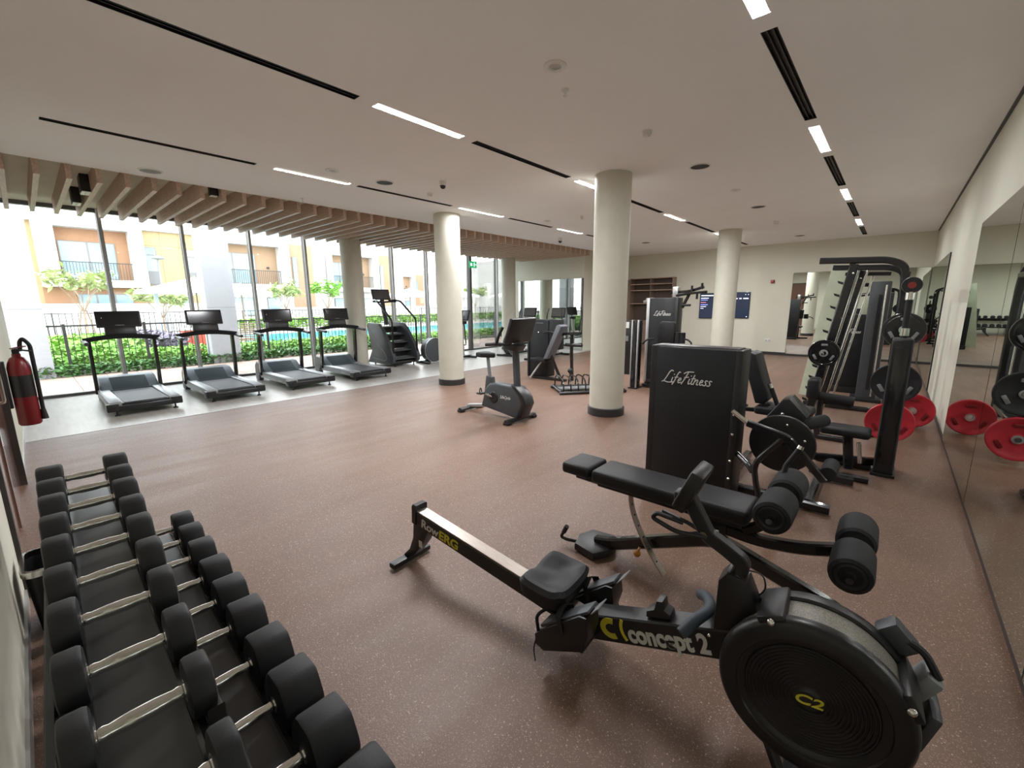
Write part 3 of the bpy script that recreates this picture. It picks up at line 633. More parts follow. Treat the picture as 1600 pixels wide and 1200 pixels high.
# leg roller arms
MB().bar([(-.56, 0, .44), (-.40, 0, .43), (-.22, 0, .455), (-.02, 0, .525)], .06, .05, bend=.12).build('lower_roller_arm', M_blackgloss, t)
MB().bar([(-.46, 0, .46), (-.37, 0, .53), (-.31, 0, .67)], .05, .05, bend=.05).build('upper_roller_arm', M_blackgloss, t)
def rollers(x, z):
    MB().cyl((x, -.31, z), (x, .31, z), .014, n=10).build('roller_axle', M_chrome, t)
    for sy in (-1, 1):
        y0, y1 = sy*.045, sy*.27
        R = Matrix.Translation((x, y0, z)) @ Matrix.Rotation(-sy*PI/2, 4, 'X')
        o = MB().lathe([(.02, 0), (.066, .0), (.078, .012), (.080, .03), (.080, .20), (.076, .22), (.062, .228), (.02, .222)], 28, R).build('foam_roller', M_foam, t)
        MB().lathe([(.001, .220), (.04, .224), (.05, .229), (.056, .227)], 20, R).build('end_cap', M_black, o)
        MB().lathe([(.014, -.02), (.034, -.02), (.034, .002), (.014, .002)], 20, R).build('collar', M_chrome, o)
rollers(-.01, .535); rollers(-.31, .69)
MB().cyl((-.335, .19, .80), (-.285, .21, .90), .014, n=10).cyl((-.35, .15, .69), (-.335, .19, .80), .014, n=10).build('grip_post', M_rubber, t)
MB().cyl((-.287, .209, .895), (-.281, .212, .912), .0155, n=10).build('grip_cap', M_chrome, t)
# ================================================================ DUMBBELL RACK
RZ = math.radians(-1.4)
t = thing('dumbbell_rack', 'two-tier black dumbbell rack along the left wall in the foreground', 'dumbbell rack', (-1.9, 0, 0), RZ)
UZ, LZ = .85, .45            # handle heights of the two tiers
UY, LY = .066, .285          # handle centre lines
X0, X1 = -1.12, 1.22
for nm, y, z in (('upper_tray', UY, UZ), ('lower_tray', LY, LZ)):
    tr = MB().prism([(y-.075, z-.115), (y+.075, z-.105), (y+.075, z-.098), (y-.075, z-.108)], X0, X1, 'X').build(nm, mat('tray_steel', (.10, .105, .11), .28, metal=.55, var=.1, scale=3), t)
    MB().bar([(X0, y-.082, z-.09), (X1, y-.082, z-.09)], .05, .022, c=.3).build('rail', M_blackgloss, tr)
    MB().bar([(X0, y+.082, z-.085), (X1, y+.082, z-.085)], .05, .026, c=.3).build('rail', M_blackgloss, tr)
MB().bar([(X0, UY-.135, UZ-.12), (X1, UY-.135, UZ-.12)], .12, .02, c=.2).build('back_panel', M_black, t)
for x in (X0+.05, X1-.05):
    MB().bar([(x, UY-.13, .03), (x, UY-.13, UZ-.12)], .08, .05, up=(1, 0, 0)).build('upright', M_blackgloss, t)
    MB().bar([(x, -.10, .03), (x, .50, .03)], .05, .08).build('foot', M_blackgloss, t)
    MB().bar([(x, -.06, .22), (x, .38, LZ-.14)], .06, .05).build('lower_bracket', M_blackgloss, t)
    MB().bar([(x, -.06, .58), (x, .14, UZ-.14)], .06, .05).build('upper_bracket', M_blackgloss, t)
# saddles and dumbbells
def dumbbell(label, lx, y, z, hl, hd, grip, grp):
    W = Matrix.Rotation(RZ, 4, 'Z'); P = Vector((-1.9, 0, 0))+W.to_3x3() @ Vector((lx, y, z))
    d = thing('dumbbell', label, 'dumbbell', P, RZ+rnd.uniform(-.03, .03), grp)
    MB().lathe([(.0135, -grip/2-.004), (.0155, -grip/2+.012), (.0135, -grip/2+.02), (.0165, -grip*.15), (.0165, grip*.15), (.0135, grip/2-.02), (.0155, grip/2-.012), (.0135, grip/2+.004)], 16, RX(PI/2)).build('handle', M_chrome, d)
    for s in (-1, 1):
        a, b = sorted((s*grip/2, s*(grip/2+hl)))
        k = hd/2/math.cos(PI/6)*.97
        hx = [(k*math.cos(PI/6+i*PI/3+PI/6), k*math.sin(PI/6+i*PI/3+PI/6)) for i in range(6)]
        # rounded hexagon outline
        out = []
        for i in range(6):
            p0, p1, p2 = Vector(hx[i-1]), Vector(hx[i]), Vector(hx[(i+1) % 6])
            A = p1+(p0-p1)*.22; B = p1+(p2-p1)*.22
            for q in (0, .5, 1): out.append(tuple(A*(1-q)**2+p1*2*q*(1-q)+B*q*q))
        h = MB().prism(out, a, b, 'Y', min(.012, hl*.2), 2).build('head', M_rubber, d)
        MB().cyl((0, s*(grip/2-.001), 0), (0, s*(grip/2+.004), 0), .024, n=16).build('collar', M_chrome, d)
    return d
def saddle(lx, y, z, hd):
    for s in (-1, 1):
        R = hd/2+.004; prof = []
        for i in range(9):
            q = math.radians(205+i*130/8); prof.append((lx+R*math.cos(q), z+R*math.sin(q)))
        prof += [(lx+R*.8, z-R-.035), (lx-R*.8, z-R-.035)]
        yy = y+s*.108; MB().prism(prof, yy-.018, yy+.018, 'Y', .003, 1).build('saddle', M_rubber, t)
UX = [-2.855, -2.63, -2.41, -2.165, -1.945, -1.71, -1.485, -1.25, -1.035, -.81]
nth = ['first', 'second', 'third', 'fourth', 'fifth', 'sixth', 'seventh', 'eighth', 'ninth', 'tenth']
for i, x in enumerate(UX):
    q = i/9; hl = .088-.047*q; hd = .148-.030*q
    saddle(x+1.9, UY, UZ, hd)
    dumbbell('rubber hex dumbbell on the upper tier of the rack, %s from the far end' % nth[i], x+1.9, UY, UZ, hl, hd, .138, 'dumbbells on the upper tier')
LX = [-2.84, -2.64, -2.42, -2.18, -1.96, -1.75, -1.51, -1.29, -1.07, -.85]
for i, x in enumerate(LX):
    q = i/9; hl = .092+.032*q; hd = .150+.035*q
    saddle(x+1.9, LY, LZ, hd)
    dumbbell('thicker rubber hex dumbbell on the lower tier of the rack, %s from the far end' % nth[i], x+1.9, LY, LZ, hl, hd, .138, 'dumbbells on the lower tier')
# waste bin behind the rack
t = thing('waste_bin', 'small black waste bin with silver rim behind the dumbbell rack', 'bin', (-3.2, -.085, 0))
def rrect(a, b, r, n=5):
    o = []
    for cx, cy, s in ((a-r, b-r, 0), (-a+r, b-r, 90), (-a+r, -b+r, 180), (a-r, -b+r, 270)):
        for i in range(n+1): q = math.radians(s+90*i/n); o.append((cx+r*math.cos(q), cy+r*math.sin(q)))
    return o
mb = MB(); rings = []
for sc_, z in ((.78, .002), (.97, .34), (.93, .34), (.76, .02)):
    rings.append([mb.bm.verts.new((x*sc_, y*sc_, z)) for x, y in rrect(.15, .105, .05)])
mb.bm.faces.new(list(reversed(rings[0]))); mb.bm.faces.new(rings[-1])
for A, B in zip(rings, rings[1:]):
    for j in range(len(A)): mb.bm.faces.new((A[j], A[(j+1) % len(A)], B[(j+1) % len(A)], B[j]))
mb.sm = True; mb.build('body', M_black, t)
MB().sweep([(x*.98, y*.98, .345) for x, y in rrect(.15, .105, .05)], [(.016, .009), (.016, -.009), (-.016, -.009), (-.016, .009)], True).build('rim', M_chrome, t)
# fire extinguisher on the wall
t = thing('fire_extinguisher', 'red fire extinguisher with black hose hanging on the left wall', 'fire extinguisher', (-6.25, -.10, 0))
MB().lathe([(.001, .52), (.070, .52), (.080, .535), (.080, 1.08), (.070, 1.13), (.05, 1.175), (.03, 1.19), (.03, 1.215), (.001, 1.215)], 28).build('cylinder', M_extred, t)
MB().lathe([(.0805, .80), (.0808, .81), (.0808, 1.0), (.0805, 1.01)], 28).build('label_band', M_black, t)
v = MB().box((0, 0, 1.235), (.05, .05, .05), None, .008).build('valve', M_black, t)
MB().box((.02, .02, 1.275), (.16, .03, .012), Euler((0, -.15, .6)), .004).build('squeeze_lever', M_extred, v); MB().box((.05, .05, 1.25), (.16, .03, .012), Euler((0, .1, .6)), .004).build('carry_handle', M_black, v)
MB().tube([(0, .03, 1.24), (.02, .04, 1.33), (.03, .06, 1.36), (.04, .10, 1.30), (.03, .10, 1.0), (.01, .098, .62)], .016, 10, bend=.06).build('hose', M_rubber, t)
MB().cyl((.01, .098, .66), (.01, .098, .56), .018, .03, 14).build('nozzle', M_black, t)
MB().b2((-.05, -.13, .7), (.05, -.085, 1.15), .004).build('wall_bracket', M_black, t)
# ================================================================ TREADMILLS
def make_treadmill():
    t = thing('treadmill', None, 'treadmill', (-8.68, 0, 0), 0, 'row of treadmills facing the windows')
    MB().b2((-1.62, -.30, .13), (-.03, .30, .196), .012).build('deck', M_black, t)
    MB().b2((-1.60, -.265, .196), (-.05, .265, .203)).build('running_belt', mat('belt_rubber', (.045, .046, .05), .55, var=.12, bump=.05, bscale=200), t)
    for s in (-1, 1):
        rl = MB().prism([(-1.62, .10), (-.06, .10), (-.03, .13), (-.03, .195), (-.06, .215), (-1.62, .225)], s*.36-.075, s*.36+.075, 'Y', .012).build('side_rail', mat('silver_grey_rail', (.34, .35, .36), .38, metal=.3, var=.05), t)
        MB().b2((-.62, s*.4352, .13), (-.46, s*.4362, .15)).build('side_logo', M_print, rl)
        MB().prism([(-.16, .085), (.02, .085), (.035, .12), (.02, .20), (-.16, .19)], s*.39-.085, s*.39+.06, 'Y', .01).build('end_cap', M_black, t)
        MB().cyl((-.07, s*.36, .02), (-.07, s*.36, .10), .012, n=10).lathe([(.001, 0), (.035, 0), (.03, .016), (.012, .024)], 16, Matrix.Translation((-.07, s*.36, .001))).build('levelling_foot', M_black, t)
        u = MB().bar([(-1.56, s*.435, .16), (-1.52, s*.435, .60), (-1.50, s*.43, 1.10)], .11, .05, up=(1, 0, 0), c=.25).build('upright', M_blackgloss, t)
        MB().b2((-2.02, s*.36-.05, .005), (-1.80, s*.36+.05, .14), .02).build('front_foot', M_midgrey, t)
    MB().b2((-.10, -.36, .085), (.03, .36, .165), .015).build('rear_roller_cover', M_black, t)
    hood = MB().prism([(-2.06, .12), (-1.45, .12), (-1.40, .215), (-1.55, .30), (-1.72, .40), (-1.95, .42), (-2.06, .33)], -.40, .40, 'Y', .03, 3).build('motor_hood', mat('hood_blue_grey', (.10, .125, .145), .4, var=.05), t)
    MB().prism([(-1.41, .22), (-1.44, .25), (-1.70, .405), (-1.73, .385)], -.25, .25, 'Y', .01).build('hood_insert', mat('hood_insert', (.06, .085, .10), .35, var=.05), hood)
    # arched handrail
    pts = [(-1.12, -.50, 1.055), (-1.36, -.495, 1.085)]
    ab = MB()
    arch = [(-1.50, y, 1.085+.055*(1-(y/.5)**2)) for y in [-.5+.1*i for i in range(11)]]
    ab.sweep(arch, [(.045, .07), (.02, .10), (-.035, .08), (-.045, -.07), (.03, -.08)], False, (0, 0, 1)).build('crossbar', M_blacksat, t)
    for s in (-1, 1): MB().bar([(-1.52, s*.485, 1.085), (-1.30, s*.485, 1.065), (-1.10, s*.485, 1.05)], .055, .06, bend=.06, c=.3).build('handrail', M_greyplastic, t)
    MB().box((-1.51, 0, 1.225), (.09, .42, .16), Euler((0, -.22, 0)), .02).build('console_neck', M_black, t)
    co = MB().box((-1.53, 0, 1.435), (.05, .60, .285), Euler((0, -.22, 0)), .014).build('console', M_black, t)
    MB().box((-1.504, 0, 1.44), (.004, .54, .22), Euler((0, -.22, 0))).build('screen', mat('console_glass', (.012, .013, .015), .12), co)
    MB().box((-1.478, 0, 1.335), (.004, .12, .010), Euler((0, -.22, 0))).build('console_mark', M_midgrey, co)
    MB().cyl((-1.512, -.22, 1.46), (-1.504, -.22, 1.462), .008, n=8).build('status_light', M_white, co)
    return t
tm = make_treadmill()
for i, y in enumerate((1.10, 2.36, 3.71, 5.06)):
    o = tm if i == 0 else copy_tree(tm)
    o.location = (-8.68, y, 0)
    o['label'] = ['black treadmill at the left end of the row by the windows', 'second treadmill from the left, in front of the square outdoor pier', 'third treadmill from the left, between the pier and the round column', 'treadmill at the right end of the row, next to the stair climber'][i]
# ================================================================ STAIR CLIMBER
t = thing('stair_climber', 'tall black stair climbing machine with console next to the treadmills', 'stair climber', (-10.2, 6.75, 0))
Y0 = .39
for s in (-1, 1):
    MB().prism([(-.85, .06), (.25, .06), (.38, .12), (.42, .28), (.30, .55), (-.05, 1.0), (-.22, 1.14), (-.75, 1.17), (-.80, 1.05), (-.62, .40)], s*Y0-.05, s*Y0+.05, 'Y', .02, 2).build('side_shroud', M_greyplastic, t)
    MB().sweep([(-.72, s*(Y0+.052), 1.02), (-.30, s*(Y0+.052), .62), (.05, s*(Y0+.052), .36), (.12, s*(Y0+.052), .22), (.0, s*(Y0+.052), .15), (-.55, s*(Y0+.052), .20)], [(.010, .003), (.010, -.003), (-.010, -.003), (-.010, .003)], False, (0, 0, 1)).build('shroud_trim', M_midgrey, t)
    MB().bar([(.36, s*(Y0-.01), .12), (.36, s*(Y0-.01), 1.24), (.30, s*(Y0-.01), 1.30), (-.30, s*(Y0-.02), 1.74), (-.50, s*(Y0-.06), 1.78), (-.66, s*.22, 1.76)], .05, .045, bend=.05, up=(1, 0, 0), c=.3).build('handrail', M_blackgloss, t)
    MB().cyl((.28, s*.30, 0), (.28, s*.30, .1), .016, n=8).lathe([(.001, 0), (.03, 0), (.012, .02)], 12, Matrix.Translation((.28, s*.30, .001))).build('foot', M_black, t)
    MB().cyl((-.70, s*.30, 0), (-.70, s*.30, .1), .02, n=8).build('foot', M_black, t)
for k in range(5):
    x = .34-.16*k; z = .22+.21*k
    st = MB().b2((x-.24, -.335, z-.03), (x, .335, z), .006).build('step', mat('step_grey', (.045, .047, .05), .5), t)
    MB().b2((x-.22, -.335, z-.19), (x-.20, .335, z-.03)).build('riser', M_black, st)
    for j in range(7): MB().b2((x-.19, -.26+.08*j, z), (x-.02, -.23+.08*j, z+.003)).build('tread_pad', M_midgrey, st)
MB().b2((-.78, -.34, .08), (.30, .34, .14), .01).build('base_frame', M_black, t)
MB().bar([(-.48, 0, 1.10), (-.58, 0, 1.45), (-.66, 0, 1.78)], .10, .10, up=(1, 0, 0)).build('console_mast', M_blacksat, t)
MB().box((-.70, 0, 1.93), (.05, .55, .30), Euler((0, -.3, 0)), .014).build('console', M_black, t)
MB().box((-.673, 0, 1.935), (.004, .49, .235), Euler((0, -.3, 0))).build('screen', mat('pale_screen_glass', (.10, .10, .095), .12), t)
MB().tube([(-.50, -.36, 1.74), (-.62, -.30, 1.74), (-.66, 0, 1.72), (-.62, .30, 1.74), (-.50, .36, 1.74)], .024, 10, bend=.08).build('front_grip', M_blacksat, t)
# ================================================================ UPRIGHT BIKE
def wheel_disc(mb, c, r, w_, n=28): return mb.lathe([(.001, w_/2), (r*.9, w_/2), (r, w_/2-.012), (r, -w_/2+.012), (r*.9, -w_/2), (.001, -w_/2)], n, axisY(c))
def bike(label, loc, rz, recumb=False):
    t = thing('exercise_bike', label, 'exercise bike', loc, rz)
    bd = MB().prism([(-.30, .13), (-.22, .40), (-.12, .50), (.02, .515), (.36, .50), (.50, .40), (.56, .30), (.42, .06), (.36, .05)], -.085, .085, 'Y', .03, 3).build('body_shroud', M_greyplastic, t)
    MB().prism([(.30, .53), (.42, .50), (.56, .38), (.60, .28), (.50, .07), (.40, .045), (.50, .28), (.44, .40)], -.10, .10, 'Y', .02, 2).build('front_shroud', M_black, t)
    text('body_lettering', 'LifeCycle', .062, M_print, bd, (.20, -.0868, .325), (PI/2, 0, 0), shear=.4, bold=.001, fit=.20)
    for s in (-1, 1):
        cr = MB().lathe([(.001, .012), (.075, .012), (.085, .004), (.085, -.004)], 24, Matrix.Translation((-.03, s*.086, .30)) @ RX(s*PI/2*-1 if s > 0 else PI/2)).build('crank_cover', M_black, t)
        MB().box((-.03-s*-.0-.085*(-1 if s > 0 else 1)*1.0, s*.115, .30+.03*(1 if s < 0 else -1)), (.17, .014, .026), Euler((0, .2, 0)), .005).build('crank_arm', M_chrome, t)
        px = -.03-.165*(-1 if s > 0 else 1); pz = .30+.055*(1 if s < 0 else -1)
        pd = MB().box((px, s*.18, pz), (.10, .10, .025), None, .006).build('pedal', M_black, t)
        MB().tube([(px-.03, s*.13, pz), (px-.02, s*.16, pz+.075), (px+.0, s*.20, pz+.075), (px+.02, s*.23, pz)], .008, 8, bend=.04).build('pedal_strap', M_rubber, pd)
    sp = MB().prism([(-.26, .36), (-.10, .47), (-.12, .58), (-.22, .60)], -.045, .045, 'Y', .012).build('seat_tube', M_greyplastic, t)
    MB().cyl((-.17, 0, .50), (-.215, 0, .87), .026, n=14).build('seat_post', M_midgrey, sp)
    seat = MB()
    outl = [(-.15, -.10), (-.17, 0), (-.15, .10), (-.04, .11), (.05, .045), (.13, .03), (.145, 0), (.13, -.03), (.05, -.045), (-.04, -.11)]
    seat.prism([(x-.22, y) for x, y in outl], .87, .945, 'Z', .022, 3).build('saddle', M_vinylpad, t)
    MB().bar([(.36, 0, .47), (.33, 0, 1.05)], .11, .085, up=(1, 0, 0), c=.35).build('console_mast', M_greyplastic, t)
    MB().prism([(.20, 1.02), (.40, 1.0), (.46, 1.08), (.30, 1.13), (.20, 1.10)], -.10, .10, 'Y', .02).build('console_cradle', M_black, t)
    MB().tube([(.30, -.11, 1.10), (.14, -.19, 1.10), (-.05, -.20, 1.08)], .024, 12, bend=.06).build('handlebar', M_rubber, t)
    MB().tube([(.30, .11, 1.10), (.14, .19, 1.10), (-.05, .20, 1.08)], .024, 12, bend=.06).build('handlebar', M_rubber, t)
    for s in (-1, 1): MB().tube([(.14, s*.19, 1.10), (.20, s*.20, 1.22), (.27, s*.19, 1.34)], .021, 12, bend=.05).build('bar_end', M_rubber, t)
    co = MB().box((.42, .0, 1.29), (.055, .52, .36), Euler((0, .35, 0)), .015).build('console', M_black, t)
    MB().box((.392, 0, 1.295), (.004, .46, .28), Euler((0, .35, 0))).build('screen', MATS['console_glass'], co)
    MB().box((.345, 0, 1.165), (.004, .08, .012), Euler((0, .35, 0))).build('console_mark', M_midgrey, co)
    for x, wd, nm in ((-.62, .46, 'rear_stabiliser'), (.42, .62, 'front_stabiliser')):
        o = MB().bar([(x, -wd/2, .045), (x, wd/2, .045)], .05, .075, c=.3).build(nm, M_black, t)
        for s in (-1, 1): MB().box((x, s*(wd/2-.03), .022), (.10, .09, .042), None, .012).build('foot_cap', M_black, o)
    MB().bar([(-.66, 0, .07), (-.20, 0, .14), (.42, 0, .06)], .05, .07, bend=.05).build('base_bar', M_silver, t)
    return t
bike('dark grey upright exercise bike in mid room with large console', (-4.25, 4.50, 0), 0)
# cross trainers by the windows, past the stair climber and before the end mirror
def elliptical(label, loc, rz, h=1.45):
    t = thing('cross_trainer', label, 'cross trainer', loc, rz)
    wheel_disc(MB(), (-.55, 0, .36), .34, .22, 32).build('drive_housing', M_greyplastic, t)
    MB().sweep([(-.55+.345*math.cos(q), -.113, .36+.345*math.sin(q)) for q in [2*PI*i/32 for i in range(32)]], [(.012, .004), (.012, -.004), (-.012, -.004), (-.012, .004)], True, (0, 1, 0)).build('housing_trim', M_silver, t)
    MB().bar([(-.95, 0, .05), (.95, 0, .05)], .06, .10).build('base_frame', M_black, t)
    for x in (-.9, .9): MB().bar([(x, -.30, .035), (x, .30, .035)], .06, .08).build('cross_foot', M_black, t)
    MB().bar([(.62, 0, .06), (.60, 0, .60), (.68, 0, 1.10)], .10, .10, up=(1, 0, 0)).build('mast', M_silver, t)
    MB().box((.66, 0, 1.10), (.16, .22, .10), None, .03).build('console_base', M_blacksat, t)
    MB().box((.70, 0, h-.14), (.05, .48, .32), Euler((0, .3, 0)), .014).build('console', M_blacksat, t)
    MB().box((.674, 0, h-.135), (.004, .42, .25), Euler((0, .3, 0))).build('screen', MATS['pale_screen_glass'], t)
    for s in (-1, 1):
        MB().tube([(.55, s*.24, .45), (.50, s*.26, .95), (.42, s*.27, 1.15), (.40, s*.25, 1.32), (.47, s*.22, h)], .018, 10, bend=.08).build('moving_arm', M_black, t)
        MB().bar([(.55, s*.24, .45), (-.40, s*.18, .30)], .05, .05).build('pedal_arm', M_silver, t)
        MB().box((.02, s*.22, .37), (.38, .16, .05), None, .02).build('foot_plate', M_black, t)
    return t
elliptical('cross trainer behind the round column next to the stair climber', (-9.9, 8.25, 0), PI*.5)
elliptical('cross trainer near the window mirror, left of the nearest column', (-7.9, 10.6, 0), PI*.55, 1.5)
elliptical('cross trainer in the corner between the window column and the mirror', (-9.3, 10.9, 0), PI*.55, 1.5)
# ================================================================ SELECTORISED MACHINES
def shroud(mb, x0, x1, yf, yb, z0, z1, bow=.05, n=10, r=.03):
    """weight-stack cover: bowed front towards -y"""
    prof = []
    for i in range(n+1):
        u = i/n; prof.append((x0+(x1-x0)*u, yf+bow*(2*u-1)**2))
    prof += [(x1, yb), (x0, yb)]
    return mb.prism(prof, z0, z1, 'Z', r*.5, 2)
t = thing('leg_machine', 'seated leg machine with tall black shroud facing the camera', 'gym machine', (0, 0, 0))
sh = shroud(MB(), -1.50, -.86, 3.56, 3.80, .10, 1.285, .035).build('weight_shroud', M_blacksat, t)
MB().b2((-1.56, 3.60, .06), (-1.475, 3.84, 1.29), .012).build('shroud_edge', M_black, t)
MB().b2((-.875, 3.58, .06), (-.825, 3.84, 1.285), .012).build('shroud_edge', M_black, t)
MB().b2((-1.5, 3.62, 1.275), (-.86, 3.80, 1.292), .004).build('shroud_top', M_black, t)
script_logo('shroud_lettering', 'LifeFitness', .42, M_print, sh, -1.215, 3.5575, .985)
for z in (.78, .62, .40, .25):
    MB().sph((-.85, 3.578, z), .012, 8).build('screw', M_chrome, t)
MB().b2((-1.52, 3.62, 0), (-.83, 3.82, .10), .01).build('shroud_base', M_black, t)
# base frame
MB().bar([(-1.2, 3.95, .05), (-.2, 3.95, .05)], .07, .07).build('base_tube', M_blackgloss, t)
MB().bar([(-1.0, 3.85, .05), (-1.0, 4.95, .05)], .07, .07).build('base_tube', M_blackgloss, t)
MB().bar([(-.35, 3.95, .05), (-.35, 4.75, .05), (-.1, 4.75, .05)], .07, .07, bend=.08).build('base_tube', M_blackgloss, t)
cm = MB().lathe([(.001, .03), (.20, .03), (.235, .022), (.24, 0), (.235, -.022), (.20, -.03), (.001, -.03)], 40, axisY((-.575, 4.0, .50))).build('cam_disc', M_black, t)
for a in (20, 80, 150, 330): MB().sph((-.575+.17*math.cos(math.radians(a)), 3.968, .50+.17*math.sin(math.radians(a))), .013, 8).build('bolt', M_chrome, cm)
MB().bar([(-.735, 3.50, .755), (-.465, 3.50, .69), (-.231, 3.50, .43)], .05, .04, bend=.04).build('lever_arm', M_blackgloss, t)
MB().cyl((-.50, 3.50, .69), (-.56, 3.98, .52), .03, n=14).build('lever_axle', M_blackgloss, t)
MB().cyl((-.845, 3.50, .83), (-.73, 3.50, .752), .018, n=12).build('chrome_grip', M_chrome, t)
MB().cyl((-.215, 3.52, .475), (-.215, 3.76, .475), .05, n=20).build('foot_roller', M_foam, t)
MB().tube([(-.81, 3.62, .46), (-.70, 3.52, .42), (-.665, 3.50, .38)], .022, 12, bend=.08).build('frame_tube', M_blackgloss, t)
MB().tube([(-.495, 3.50, .685), (-.665, 3.50, .45), (-.64, 3.50, .30), (-.56, 3.50, .02)], .022, 12, bend=.12).build('frame_tube', M_blackgloss, t)
# seat assembly
MB().prism([(-1.05, 1.15), (-.98, 1.185), (-.93, 1.165), (-.79, .74), (-.83, .70), (-.90, .70)], 4.50, 4.80, 'Y', .02).build('back_pad', M_greypad if False else M_vinylpad, t)
MB().b2((-.90, 4.48, .60), (-.45, 4.82, .68), .025, 3).build('seat_pad', M_vinylpad, t)
MB().bar([(-1.03, 4.55, .62), (-.75, 4.55, .64)], .04, .04).build('seat_rail', M_blackgloss, t)
MB().bar([(-.72, 4.65, .60), (-.72, 4.65, .06)], .08, .08, up=(1, 0, 0)).build('seat_post', M_blackgloss, t)
MB().cyl((-.72, 4.55, .70), (-.785, 4.55, .86), .02, n=12).build('side_handle', M_rubber, t)
MB().cyl((-.783, 4.55, .855), (-.80, 4.55, .895), .0215, n=12).build('handle_cap', M_chrome, t)
gb = MB().prism([(-.74, .66), (-.63, .83), (-.58, .84), (-.44, .70), (-.50, .56), (-.68, .54)], 4.20, 4.46, 'Y', .02).build('gear_cover', M_black, t)
MB().sph((-.62, 4.205, .70), .016, 8).build('bolt', M_chrome, gb)
MB().cyl((-.50, 4.30, .60), (-.36, 4.62, .60), .055, n=18).build('thigh_roller', M_foam, t)
MB().tube([(-1.0, 4.7, .62), (-1.12, 4.7, .68), (-1.15, 4.7, .60)], .016, 8, bend=.04).build('rear_handle', M_rubber, t)

# ---- bench machine in front of the smith machine, with tall narrow end shroud
t = thing('cable_machine', 'black cable machine with tall narrow gloss post near the right mirror', 'gym machine', (0, 0, 0))
po = MB().b2((.015, 5.22, .02), (.165, 5.52, 1.31), .018, 3).build('end_post', M_black, t)
MB().b2((.04, 5.214, .12), (.14, 5.222, 1.24), .004).build('post_inlay', M_blackgloss, po)
for x in (.022, .158): MB().b2((x-.004, 5.216, .05), (x+.004, 5.223, 1.28)).build('post_trim', M_greyplastic, po)
MB().b2((.0, 5.20, 0), (.18, 5.54, .03), .006).build('post_base', M_black, po)
MB().cyl((.09, 5.42, 1.31), (.09, 5.42, 1.86), .026, n=14).build('upper_tube', M_blacksat, t)
for z in (1.33, 1.66): MB().cyl((.09, 5.42, z), (.09, 5.42, z+.07), .034, n=16).build('collar', M_chrome, t)
MB().lathe([(.001, .03), (.07, .03), (.075, 0), (.07, -.03), (.001, -.03)], 24, axisY((.09, 5.42, 1.79))).build('pulley', M_black, t)
MB().lathe([(.001, .033), (.03, .033), (.03, .03)], 16, axisY((.09, 5.42, 1.79))).build('pulley_badge', mat('badge_red', (.25, .03, .02), .4), t)
MB().bar([(.03, 5.37, .09), (-.52, 5.15, .09)], .07, .07).build('base_tube', M_blackgloss, t)
MB().b2((-.42, 5.0, .38), (-.03, 5.25, .46), .03, 3).build('seat_pad', M_vinylpad, t)
MB().bar([(-.20, 5.12, .37), (-.16, 5.12, .05)], .08, .07, up=(1, 0, 0)).build('seat_post', M_blackgloss, t)
MB().cyl((-.11, 5.05, .34), (-.08, 5.05, .14), .018, n=10).build('adjuster_rod', M_chrome, t)
for s in (4.92, 5.34): MB().bar([(-.45, s, .03), (.0, s, .03)], .05, .06).build('skid', M_black, t)

# ================================================================ SMITH MACHINE
t = thing('smith_machine', 'black smith machine with slanted guide rods in front of the far mirror', 'smith machine', (0, 0, 0))
for k, y in enumerate((6.75, 8.25)):
    MB().bar([(-.735, y, .04), (-.43, y, 2.09)], .09, .07, up=(1, 0, 0)).build('slanted_upright', M_blackgloss, t)
    MB().bar([(-.78, y, 2.15), (-.12, y, 2.12), (.03, y, 2.05), (.05, y, 1.85), (.05, y, .05)], .075, .075, bend=.16, up=(0, 1, 0)).build('top_and_rear_frame', M_blackgloss, t)
    MB().bar([(-.62, y, 2.05), (-.10, y, 2.03)], .05, .05).build('top_brace', M_blackgloss, t)
    MB().bar([(-.95, y, .035), (.12, y, .035)], .06, .08).build('base_foot', M_blackgloss, t)
    MB().cyl((-.68, y+.07, .08), (-.38, y+.07, 2.05), .014, n=12).build('guide_rod', M_chrome, t)
    MB().cyl((-.60, y+.14, .08), (-.30, y+.14, 2.02), .014, n=12).build('guide_rod', M_chrome, t)
    for i in range(11):
        z = .35+.15*i; x = -.735+.305*(z-.04)/2.05
        MB().prism([(x-.05, z), (x-.10, z+.02), (x-.11, z+.05), (x-.05, z+.03)], y-.02, y+.02, 'Y').build('bar_hook', M_black, t)
    MB().sph((-.43, y-.05, 1.98), .014, 8).build('bolt', M_chrome, t)
MB().bar([(.05, 6.75, 1.95), (.05, 8.25, 1.95)], .07, .07).build('cross_beam', M_blackgloss, t)
MB().bar([(-.45, 6.75, 2.10), (-.45, 8.25, 2.10)], .06, .06).build('cross_beam', M_blackgloss, t)
MB().cyl((-.60, 6.35, 1.02), (-.60, 8.65, 1.02), .014, n=12).build('barbell', M_chrome, t)
MB().bar([(.05, 6.75, .30), (.05, 8.25, .30)], .06, .06).build('cross_beam', M_blackgloss, t)
for i, (z, y0) in enumerate(((.27, 6.71), (.72, 6.71), (1.33, 6.71))):
    MB().cyl((.10, y0, z), (.10, y0-.30, z), .024, n=14).build('plate_peg', M_chrome, t)
